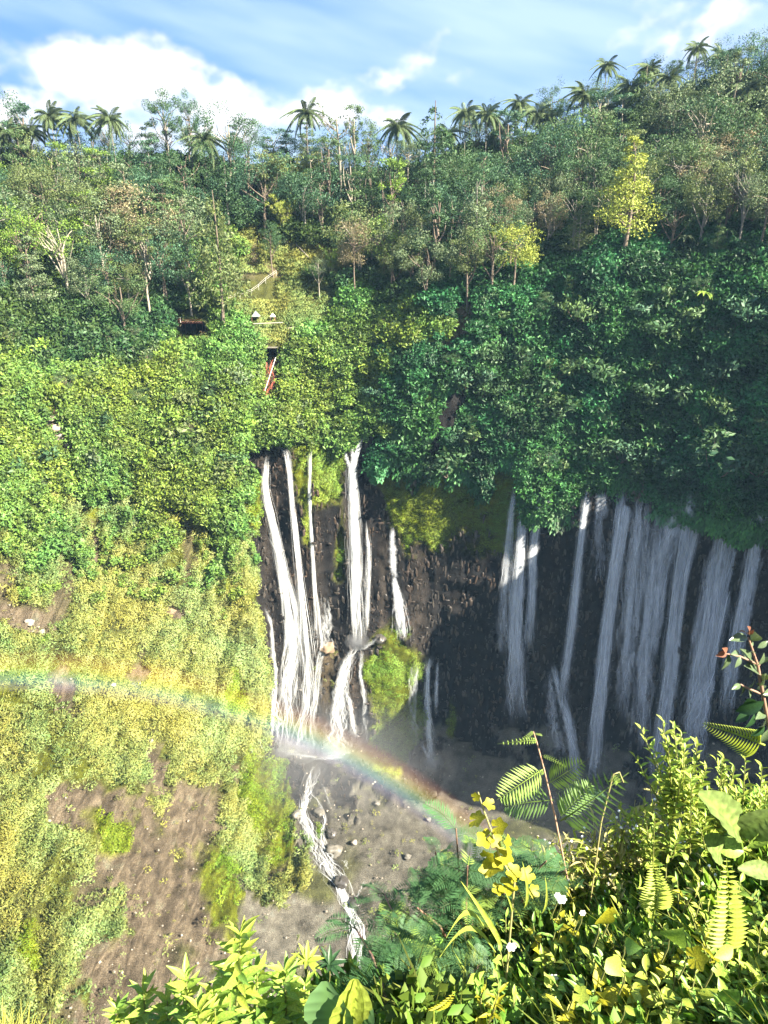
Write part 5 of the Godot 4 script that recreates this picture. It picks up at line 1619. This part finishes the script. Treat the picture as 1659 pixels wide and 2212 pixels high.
	leaf_at(o, "frond", "curl", at(1325, 1674, 4.2), at(1316, 1705, 4.2), Vector3(0, 0.5, 0.8), 1.0, feather_lit)
	leaf_at(o, "frond", "mimosa2", at(1312, 1735, 4.2), at(1270, 1700, 4.3), Vector3(0, 0.8, 0.6), 1.0, feather)

	# the yellow-leaved climber
	z = 3.45
	o = thing("yellow_climber", "climbing vine with bright yellow lobed leaves left of the feathery sapling", "vine", bank_hit(1125, 1965))
	stem(o, "stem", [o.position, crop1(1310, 1060, z), crop1(1190, 850, z), crop1(1130, 660, z), crop1(1070, 500, z), crop1(1030, 370, z)], 0.008, 0.004, straw)
	for k in [[1018, 405, 34], [1110, 462, 46], [1030, 578, 68], [1200, 632, 62], [1075, 735, 66], [1165, 745, 56], [1255, 775, 76], [1110, 860, 60], [1240, 868, 66], [1150, 955, 90], [1310, 985, 62], [1268, 1095, 70], [1190, 1120, 50], [1290, 1010, 54], [1400, 1010, 60], [1450, 1130, 50], [1180, 905, 60], [1090, 960, 60]]:
		var c := crop1(k[0], k[1], z)
		var r: float = k[2] * 0.28 / F * 5.5
		var d := (Vector3(rng.randf_range(-1, 1), rng.randf_range(-0.6, 0.4), 0.2)).normalized()
		leaf_at(o, "leaf", "lobed", c - d * r, c + d * r, (Vector3(0.4, 0.7, 0.5) + rv() * 0.25).normalized(), 1.0, yellow)

	# the dark feathery bush
	var feet := [[905, 2170], [1000, 2100], [960, 2230], [1070, 2020], [860, 2230]]
	for f in feet.size():
		var p := bank_hit(feet[f][0], feet[f][1])
		if p.y < -9: p = at(feet[f][0], feet[f][1], 3.9)
		o = thing("feathery_bush", ["dark feathery-leaved bush in front of the stream's lower end", "largest dark feathery bush below the end of the rainbow", "low dark feathery bush at the bottom edge right of the stream", "olive feathery bush under the yellow-leaved climber", "leftmost feathery bush overhanging the stream"][f], "bush", p, "")
		var tips: Array = [[[830, 1930], [850, 2010], [880, 1960], [840, 2080], [870, 2090], [920, 2050]], [[900, 1880], [960, 1900], [1000, 1930], [940, 1840], [985, 1790], [900, 1960], [1010, 1870], [960, 2000], [1040, 1960], [1050, 1860]], [[900, 2150], [960, 2140], [1010, 2160], [1050, 2190], [880, 2200], [990, 2100], [930, 2110], [1030, 2110], [860, 2170], [980, 2190], [1060, 2060]], [[1060, 1850], [1100, 1830], [1130, 1880], [1180, 1860], [1090, 1930], [1220, 1880]], [[765, 2000], [775, 2070], [850, 2150], [830, 2190]]][f]
		for tp in tips:
			var tip := at(tp[0], tp[1], 4.1 + rng.randf_range(-0.4, 0.5))
			var mid := p.lerp(tip, 0.55) + Vector3(0, 0.12, 0)
			stem(o, "branch", [p, mid, tip], 0.014, 0.005, woody)
			for k in 14:
				var t := rng.randf_range(0.2, 1.0)
				var q := p.lerp(mid, t * 2.0) if t < 0.5 else mid.lerp(tip, t * 2.0 - 1.0)
				var a := rng.randf() * TAU
				var d := Vector3(cos(a), rng.randf_range(-0.35, 0.5), sin(a)).normalized() * rng.randf_range(0.16, 0.32)
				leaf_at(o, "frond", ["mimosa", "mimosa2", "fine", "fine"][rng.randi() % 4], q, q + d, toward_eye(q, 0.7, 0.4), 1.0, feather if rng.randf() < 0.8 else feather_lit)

	# ferns
	for k in [[[1340, 880], [1325, 1560], 330, "large upright yellow-green fern frond near the right edge", 3.1], [[770, 905], [790, 1260], 270, "smaller yellow-green fern frond left of the large one", 3.3], [[1285 + 0, 0], [0, 0], 0, "", 0.0], [[720, 1960], [780, 2080], 150, "bright yellow fern leaf at the bottom, low in the photo", 2.7]]:
		if k[2] == 0:
			continue
		var tip := crop2(k[0][0], k[0][1], k[4])
		var root := crop2(k[1][0], k[1][1], k[4])
		if k[2] == 150:
			tip = crop1(850, 1900, 2.7)
			root = crop1(690, 2040, 2.7)
		o = thing("fern", k[3], "fern", root)
		stem(o, "stalk", [root - Vector3(0, 0.12, 0), root, root.lerp(tip, 0.5) + Vector3(0, 0.02, 0.03), tip], 0.007, 0.002, lime)
		var n := 19 if k[2] > 200 else 10
		for j in n:
			var t := (j + 0.5) / n
			var q := root.lerp(tip, t) + Vector3(0, 0.02, 0.03) * sin(t * PI)
			var l: float = k[2] * 0.5 * 0.2812 / F * k[4] * 1.36 * (1.08 * pow(1.0 - t, 0.75) + 0.1) * (0.75 + 0.25 * minf(1, t * 5))
			for s: float in [-1.0, 1.0]:
				var d: Vector3 = (Vector3(s, 0, 0) + (tip - root).normalized() * 0.28 + Vector3(0, -0.12, 0.12)).normalized() * l
				leaf_at(o, "leaflet", "lance", q, q + d, (Vector3(0, 0.65, 0.75) + rv() * 0.12).normalized(), 0.85, lime if k[2] != 150 else yellow)
	o = thing("fern", "fern frond pointing left out of the bush at the right, before the dark falls", "fern", crop3(1640, 790, 4.2))
	stem(o, "stalk", [o.position, crop3(1530, 745, 4.2), crop3(1400, 700, 4.2), crop3(1285, 665, 4.2)], 0.007, 0.003, lime)
	for j in 20:
		var t := (j + 0.5) / 20.0
		var q := crop3(lerpf(1620, 1290, t), lerpf(780, 667, t), 4.2)
		for s: float in [-1.0, 1.0]:
			var d: Vector3 = Vector3(-0.35, s * 0.9 - 0.15, 0.3 * s).normalized() * (0.17 * (1.0 - t) + 0.03)
			leaf_at(o, "leaflet", "lance", q, q + d, Vector3(0.35, 0.9, 0.3), 0.6, lime)

	# the plant with great ribbed leaves
	var pale_leaf := leafy(0.25, 0.36, 0.10, 0.7, 0.55)
	pale_leaf.albedo_texture = mottle
	pale_leaf.uv1_triplanar = true
	z = 3.3
	o = thing("broad_leaved_plant", "plant with huge pale ribbed leaves at the right edge", "plant", bank_hit(1590, 1890))
	var crown := crop2(1440, 720, z)
	stem(o, "stem", [o.position, o.position.lerp(crown, 0.6) + Vector3(0.03, 0, 0), crown], 0.02, 0.012, fresh)
	for k in [[1440, 720, 1158, 385, 0.42, 0, "pale upright ribbed leaf"], [1430, 700, 1690, 520, 0.85, 0, "pale wide ribbed leaf"], [1310, 880, 1180, 720, 0.75, 0, ""], [1470, 830, 1250, 765, 0.85, 1, "dark underside of a leaf"], [1500, 800, 1650, 640, 0.6, 1, ""], [1700, 985, 1440, 955, 0.45, 0, ""]]:
		var m: Material = pale_leaf if k[5] == 0 else fresh
		var lf := leaf_at(o, "leaf", "broad", crop2(k[0], k[1], z), crop2(k[2], k[3], z + rng.randf_range(-0.15, 0.15)), Vector3(0.25, 0.75, 0.6), k[4] * 1.6, m)
		if k[6]: lf.set_meta("label", k[6])
	# waxy shrub with red tips
	o = thing("waxy_shrub", "waxy-leaved shrub with reddish young tips at the right edge before the falls", "shrub", at(1690, 1700, 4.0))
	var wz := 3.8
	stem(o, "branch", [o.position, crop3(1640, 560, wz), crop3(1600, 330, wz), crop3(1545, 170, wz)], 0.016, 0.006, woody)
	stem(o, "branch", [crop3(1630, 500, wz), crop3(1560, 470, wz), crop3(1500, 440, wz)], 0.008, 0.005, woody)
	stem(o, "branch", [crop3(1610, 330, wz), crop3(1500, 280, wz), crop3(1410, 262, wz)], 0.008, 0.004, woody)
	for k in [[1545, 150, 1490, 133, 1], [1545, 150, 1580, 126, 1], [1545, 150, 1545, 105, 1], [1540, 170, 1440, 185, 0], [1550, 180, 1575, 225, 0], [1560, 190, 1610, 150, 0], [1420, 262, 1360, 275, 1], [1420, 258, 1400, 232, 1], [1430, 265, 1395, 360, 0], [1500, 280, 1450, 265, 0], [1500, 280, 1470, 345, 0], [1540, 290, 1560, 400, 0], [1560, 300, 1500, 235, 0],
		[1600, 330, 1640, 260, 0], [1600, 340, 1690, 290, 0], [1610, 370, 1530, 330, 0], [1620, 420, 1700, 400, 0], [1500, 440, 1450, 470, 0], [1510, 445, 1500, 510, 0], [1540, 450, 1560, 520, 0], [1540, 455, 1590, 410, 0], [1630, 500, 1700, 470, 0], [1630, 520, 1590, 590, 0], [1635, 540, 1470, 600, 2], [1640, 560, 1700, 560, 0], [1560, 600, 1470, 660, 2], [1580, 610, 1520, 700, 2], [1640, 600, 1590, 640, 0], [1650, 620, 1610, 690, 0], [1600, 540, 1520, 550, 2], [1640, 640, 1700, 700, 0], [1600, 230, 1660, 190, 0], [1590, 260, 1540, 255, 0],
		[1640, 680, 1560, 740, 2], [1660, 700, 1620, 780, 0], [1650, 450, 1590, 470, 0], [1640, 380, 1600, 440, 0]]:
		var p := crop3(k[0], k[1], wz + rng.randf_range(-0.06, 0.06))
		var q := crop3(k[2], k[3], wz + rng.randf_range(-0.05, 0.05))
		q = p + (q - p) * 1.0
		leaf_at(o, "leaf", "oval", p, q, (Vector3(0.3, 0.7, 0.6) + rv() * 0.25).normalized(), 0.85, [waxy, reddish, deep][k[4]])

	# leafy shoots at the right: spires of narrow leaves
	var spires := [[1432, 1558, 1455, 1690, "tallest narrow-leaved spire at the left of the right-hand bush"], [1505, 1605, 1500, 1700, "second narrow-leaved spire of the right-hand bush"], [1470, 1580, 1475, 1690, "narrow-leaved spire between the two tallest"], [1415, 1625, 1450, 1720, "leftmost low spire of the right-hand bush"],
		[1560, 1640, 1545, 1760, "spire under the left-pointing fern frond"], [1610, 1640, 1600, 1760, "leafy spire below the waxy shrub"], [1645, 1655, 1640, 1770, "rightmost leafy spire below the waxy shrub"], [1480, 1680, 1490, 1790, "spire in the middle of the right-hand bush"], [1440, 1700, 1450, 1800, "spire at the lower left of the right-hand bush"], [1530, 1700, 1530, 1800, "spire above the huge pale leaves"], [1390, 1730, 1410, 1830, "outermost low spire at the foot of the right-hand bush"], [1590, 1710, 1585, 1800, "spire behind the huge pale leaves"], [1640, 1720, 1640, 1800, "spire at the right edge behind the huge leaves"]]
	for k in spires:
		var tip := at(k[0], k[1], 4.4)
		var root := at(k[2], k[3] + 60, 4.4)
		o = thing("leafy_shoot", k[4], "shoot", root, "shoots of the right-hand bush")
		for s in 4:
			var tip2 := tip + Vector3(rng.randf_range(-0.16, 0.16), rng.randf_range(-0.22, 0.0), rng.randf_range(-0.2, 0.2)) * (0.0 if s == 0 else 1.0)
			stem(o, "stem", [root, root.lerp(tip2, 0.5), tip2], 0.007, 0.003, stem_mat)
			for j in 26:
				var t := lerpf(0.12, 1.0, j / 25.0)
				var q := root.lerp(tip2, t)
				var a := j * 2.4
				var d := Vector3(cos(a), 0.45 + 0.5 * t, sin(a)).normalized() * rng.randf_range(0.06, 0.115) * (1.2 - 0.5 * t)
				leaf_at(o, "leaf", "lance", q, q + d, toward_eye(q, 0.8, 0.35), 0.95, lime if rng.randf() < 0.55 else fresh)
	# leafy herbs filling the bank, lower right
	var names := {"lance": "narrow-leaved", "oval": "oval-leaved", "heart": "heart-leaved", "lobed": "lobe-leaved"}
	var n_h := 0
	var rows := [[1980, 30], [2060, 30], [2140, 30], [2215, 26], [1900, 20], [1840, 16]]
	for r in rows:
		for k in r[1]:
			var px := lerpf(1060 if r[0] < 2000 else 1030, 1690, (k + rng.randf_range(0.1, 0.9)) / r[1])
			if r[0] < 1930: px = lerpf(1190, 1690, (k + rng.randf()) / r[1])
			var p := bank_hit(px, r[0] + 60 + rng.randf_range(-25, 25))
			if p.y < -9:
				continue
			var kind: String = ["lance", "oval", "lance", "oval", "heart", "lance"][rng.randi() % 6]
			var m: Material = [lime, fresh, lime, green, yellow, fresh][rng.randi() % 6] if r[0] > 1950 else [lime, fresh, straw][rng.randi() % 3]
			var big := 1.0 if r[0] > 2100 else 0.8
			n_h += 1
			var colour: String = {lime: "lime-green", fresh: "fresh green", green: "dark green", yellow: "yellow", straw: "straw-coloured"}[m]
			herb("herb", "%s of the %s herbs in the %s row on the near bank, %s" % [nth(k + 1), names[kind], ["third", "second", "lower", "bottom", "fourth", "upper"][rows.find(r)], colour], "herbs on the near bank", p, rng.randf_range(0.25, 0.5), 4, 9, kind, rng.randf_range(0.065, 0.145) * big, 0.85, m)
	# grasses and the long blades
	for k in [[930, 1085, 1200, 1540, 62, "blade", "long straight yellow-green grass blade leaning left over the dark bush"], [735, 1640, 1165, 1600, 300, "arch", "lower arching pale grass blade"], [785, 1490, 1075, 1400, 210, "arch", "upper arching pale grass blade"], [1240, 1130, 1290, 1290, 40, "blade", "short bright blade right of the long one"], [1390, 930, 1385, 1260, 40, "blade", "upright broad green blade below the yellow vine"], [1560, 1040, 1520, 1300, 60, "blade", "curved green blade right of the upright one"]]:
		var a := crop1(k[2], k[3], 3.4)
		var c := crop1(k[0], k[1], 3.4)
		o = thing("tall_grass", k[6], "grass", a, "")
		if k[5] == "arch":
			var w := 9
			var bb := MB.new()
			for j in w + 1:
				var t := float(j) / w
				var q := a.lerp(c, t) + Vector3(0, sin(t * PI) * k[4] * 0.28 / F * 4.6, 0) - a
				var wd := 0.017 * sin(clampf(t + 0.1, 0, 1) * PI * 0.93)
				bb.vert(q + Vector3(0, wd, -0.3 * wd), Vector3(0, 0.6, 0.8), Color(1, 1, 1))
				bb.vert(q - Vector3(0, wd, -0.3 * wd), Vector3(0, 0.6, 0.8), Color(0.85, 0.85, 0.8))
			for j in w:
				bb.quad(j * 2, j * 2 + 1, j * 2 + 3, j * 2 + 2)
			part(o, "blade", bb.mesh(), lime)
		else:
			leaf_at(o, "blade", "blade", a, c, Vector3(0.3, 0.5, 0.8), 1.0, lime)
	# wiry weeds with white flower heads
	var head := SphereMesh.new()
	head.radius = 0.011
	head.height = 0.02
	head.radial_segments = 8
	head.rings = 4
	var white := plain(0.85, 0.85, 0.82)
	var weeds := [[1190, 1880], [1230, 1860], [1262, 1850], [1300, 1835], [1330, 1820], [1365, 1800], [1395, 1775], [1210, 1930], [1260, 1920], [1310, 1900], [1350, 1880], [1400, 1850], [1430, 1830], [1450, 1900], [1480, 1880], [1380, 1930], [1500, 1950], [1470, 1990], [1180, 1960], [1130, 1990], [1290, 2010], [1550, 1930], [1205, 1905], [1245, 1890], [1285, 1880], [1325, 1860], [1370, 1845], [1410, 1815], [1340, 1930], [1300, 1950], [1240, 1960], [1420, 1890], [1460, 1850], [1170, 1925], [1270, 1985], [1360, 1970], [1410, 1960], [1510, 1900]]
	for k in weeds.size():
		var p := bank_hit(weeds[k][0], weeds[k][1] + 40)
		if p.y < -9: p = at(weeds[k][0], weeds[k][1] + 40, 4.6)
		o = thing("wiry_weed", "%s from the top left of the wiry weeds with tiny white flower heads" % nth(k + 1), "weed", p, "wiry weeds with white heads")
		for s in 7:
			var tip := p + Vector3(rng.randf_range(-0.2, 0.2), rng.randf_range(0.25, 0.5), rng.randf_range(-0.15, 0.15))
			var mid := p.lerp(tip, 0.55) + Vector3(rng.randf_range(-0.04, 0.04), 0.03, 0)
			stem(o, "stem", [p, mid, tip], 0.0035, 0.002, straw)
			if s < 3:
				part(o, "flower_head", head, white, Transform3D(Basis(), tip - p))
			for j in 8:
				var t := rng.randf_range(0.15, 0.98)
				var q := p.lerp(mid, t * 2.0) if t < 0.5 else mid.lerp(tip, t * 2.0 - 1.0)
				leaf_at(o, "leaf", "lance", q, q + (rv() + Vector3(0, 0.3, 0)).normalized() * rng.randf_range(0.06, 0.13), toward_eye(q), 0.6, lime if rng.randf() < 0.6 else straw)
	for k in [[75, 1190, 2, 40, "white blossom with two flowers at the left of the weeds"], [235, 1295, 2, 26, "white blossom right of and below the double one"], [1285, 1555, 1, 42, "largest white blossom near the long grass blade"], [1610, 1795, 1, 40, "lowest white blossom near the bottom of the photo"], [1640, 1160, 1, 26, "small white blossom at the upper end of the weeds"]]:
		var c: Vector3 = crop1(k[0], k[1], 3.3) if k[2] == 1 else crop2(k[0], k[1], 3.3)
		o = thing("white_flower", k[4], "flower", c, "white blossoms")
		stem(o, "stalk", [c - Vector3(0.02, 0.22, 0.02), c - Vector3(0.0, 0.08, 0), c], 0.004, 0.003, stem_mat)
		var r: float = k[3] * 0.28 / F * 4.4
		for j in 6:
			var a := TAU * j / 6.0
			var d := (Vector3(cos(a), sin(a) * 0.8, 0.25 + sin(a) * -0.3)).normalized() * r
			leaf_at(o, "petal", "petal", c, c + d, Vector3(0, 0.4, 0.9), 1.2, petal)
	# bottom left: pointed shoots
	var shoots := [[835, 40, 810, 330, 0.17, "tallest pointed-leaved shoot standing out at the bottom"], [1090, 255, 1095, 520, 0.16, "pointed-leaved shoot right of the tallest one"], [520, 300, 530, 560, 0.15, "pointed-leaved shoot left of the tallest one"], [270, 375, 300, 600, 0.14, "low pointed-leaved shoot at the left end of the bottom bush"], [120, 480, 150, 640, 0.13, "leftmost low shoot of the bottom bush"], [930, 260, 920, 560, 0.15, "shoot between the tallest and the right one"], [680, 380, 690, 620, 0.15, "shoot in the middle of the bottom bush"], [410, 420, 420, 640, 0.14, "shoot with broad pointed leaves low at the left"], [1210, 330, 1190, 600, 0.14, "rightmost shoot of the bottom bush"], [790, 330, 800, 640, 0.15, "shoot below the tallest one"], [1020, 470, 1010, 680, 0.15, "low shoot at the bottom edge right of the middle"], [590, 480, 600, 680, 0.15, "low shoot at the bottom edge left of the middle"], [200, 540, 240, 700, 0.14, "lowest shoot at the bottom left"]]
	for k in shoots:
		var zz := 3.0 + rng.randf_range(-0.15, 0.15)
		var tip := crop5(k[0], k[1], zz)
		var root := crop5(k[2], k[3] + 160, zz)
		o = thing("pointed_leaved_shoot", k[5], "shoot", root, "shoots of the bottom bush")
		stem(o, "stem", [root, root.lerp(tip, 0.5), tip.lerp(root, 0.12)], 0.009, 0.004, stem_mat)
		for j in 40:
			var t := lerpf(0.1, 0.98, j / 39.0)
			var q := root.lerp(tip, t * 0.93)
			var a := j * 2.4 + rng.randf_range(-0.3, 0.3)
			var d: Vector3 = Vector3(cos(a), 0.15 + 0.9 * t * t + rng.randf_range(-0.2, 0.3), sin(a)).normalized() * k[4] * rng.randf_range(0.75, 1.2) * (1.1 - 0.25 * t)
			leaf_at(o, "leaf", "lance", q, q + d, toward_eye(q, 0.7, 0.45), 0.85, [fresh, lime, green, fresh][rng.randi() % 4])
	for k in [[1215, 240, 20, lime, "small yellow-green rosette hanging free right of the bottom bush"], [1345, 260, 18, deep, "small dark rosette left of the stream's end"]]:
		var c := crop5(k[0], k[1], 3.4)
		o = thing("rosette", k[4], "plant", c, "")
		stem(o, "stem", [c - Vector3(0.02, 0.3, 0.05), c - Vector3(0, 0.1, 0), c], 0.005, 0.003, stem_mat)
		for j in 12:
			var a := TAU * j / 12.0
			leaf_at(o, "leaf", "lance", c, c + Vector3(cos(a), 0.3 + 0.4 * sin(j * 5.0), sin(a) * 0.8).normalized() * 0.12, toward_eye(c), 0.8, k[3])
	# three upright thick leaves beside the stream's end
	o = thing("thick_leaved_plant", "plant with three thick upright leaves at the bottom edge beside the stream", "plant", crop5(1400, 700, 2.9))
	for k in [[1385, 640, 1320, 375, 0.75, 1], [1420, 640, 1490, 362, 0.62, 0], [1480, 640, 1580, 510, 0.7, 1], [1440, 640, 1500, 365, 0.3, 0]]:
		leaf_at(o, "leaf", "broad", crop5(k[0], k[1], 2.9), crop5(k[2], k[3], 2.85), Vector3(0.3 if k[5] == 0 else -0.2, 0.4, 0.9), k[4] * 1.5, lime if k[5] == 0 else leafy(0.16, 0.30, 0.12, 0.6, 0.3))
	# large single leaves low at the right
	var plates := [[420, 1650, 540, 1790, "heart", lime, "bright heart-shaped leaf in the lower right"], [560, 1540, 690, 1570, "heart", green, "green heart-shaped leaf right of the double blossom"], [1030, 1640, 1220, 1650, "lobed", yellow, "large yellow lobed leaf in the lower right"], [1390, 1560, 1250, 1640, "oval", lime, "leaf right of the large yellow lobed one"], [360, 1380, 440, 1270, "oval", yellow, "upright yellow leaf below the blossoms"], [440, 1290, 500, 1300, "oval", yellow, "small yellow leaf beside the upright one"], [900, 1500, 1010, 1420, "heart", fresh, "leaf below the small fern frond"], [1240, 1700, 1330, 1790, "lobed", fresh, "lobed leaf under the large fern frond"], [560, 1760, 640, 1770, "lance", green, "narrow leaf at the middle bottom right"], [1480, 1880, 1640, 1790, "blade", lime, "thick pale leaf at the right edge low down"], [160, 1900, 300, 1960, "lobed", lime, "lobed leaf near the lowest white blossom"], [560, 2010, 640, 2090, "oval", lime, "oval leaf near the bottom edge"], [1000, 1960, 1090, 2030, "oval", lime, "oval leaf at the bottom right of the middle"], [1290, 1960, 1430, 1900, "broad", green, "broad dark green leaf in the bottom right corner"], [1380, 2080, 1560, 1990, "broad", green, "second broad dark leaf in the bottom right corner"]]
	for k in plates:
		var a := crop2(k[0], k[1], 2.75)
		var c := crop2(k[2], k[3], 2.7)
		o = thing("large_leaf_plant", k[6], "plant", a - Vector3(0, 0.2, 0.03), "")
		stem(o, "stalk", [o.position, o.position.lerp(a, 0.6) + Vector3(0.01, 0, 0), a], 0.005, 0.003, stem_mat)
		leaf_at(o, "leaf", k[4], a, c, (Vector3(0.1, 0.6, 0.7) + rv() * 0.15).normalized(), 1.1, k[5])
	var tuft_m := leafy(0.42, 0.42, 0.09, 0.7)
	for k in 3:
		var p := at([18, 60, 110][k], 2260, 3.2)
		o = thing("grass_tuft", ["leftmost yellow grass tuft in the bottom left corner", "middle yellow grass tuft in the bottom left corner", "third yellow grass tuft in the bottom left corner"][k], "grass", p, "")
		for j in 22:
			var d := Vector3(rng.randf_range(-0.6, 0.6), 1, rng.randf_range(-0.4, 0.4)).normalized() * rng.randf_range(0.2, 0.36) * (1.0 if k < 2 else 0.6)
			leaf_at(o, "blade", "blade", p, p + d, Vector3(0.2, 0.5, 0.8), 0.5, tuft_m)

func _ready() -> void:
	rng.seed = 11
	setup()
	noise.frequency = 0.01
	noise.fractal_octaves = 4
	noise.seed = 3
	ridged.frequency = 0.01
	ridged.fractal_type = FastNoiseLite.FRACTAL_RIDGED
	ridged.fractal_octaves = 4
	var t0 := Time.get_ticks_msec()
	build_ground()
	print("ground ", Time.get_ticks_msec() - t0)
	rng.seed = 21
	forest()
	print("forest ", Time.get_ticks_msec() - t0)
	rng.seed = 22
	shrubs()
	rng.seed = 23
	cover_plants()
	print("cover ", Time.get_ticks_msec() - t0)
	rng.seed = 24
	waters()
	rng.seed = 25
	built()
	mist()
	rng.seed = 27
	near_bank()
	print("all ", Time.get_ticks_msec() - t0)
	print("water ", Time.get_ticks_msec() - t0)
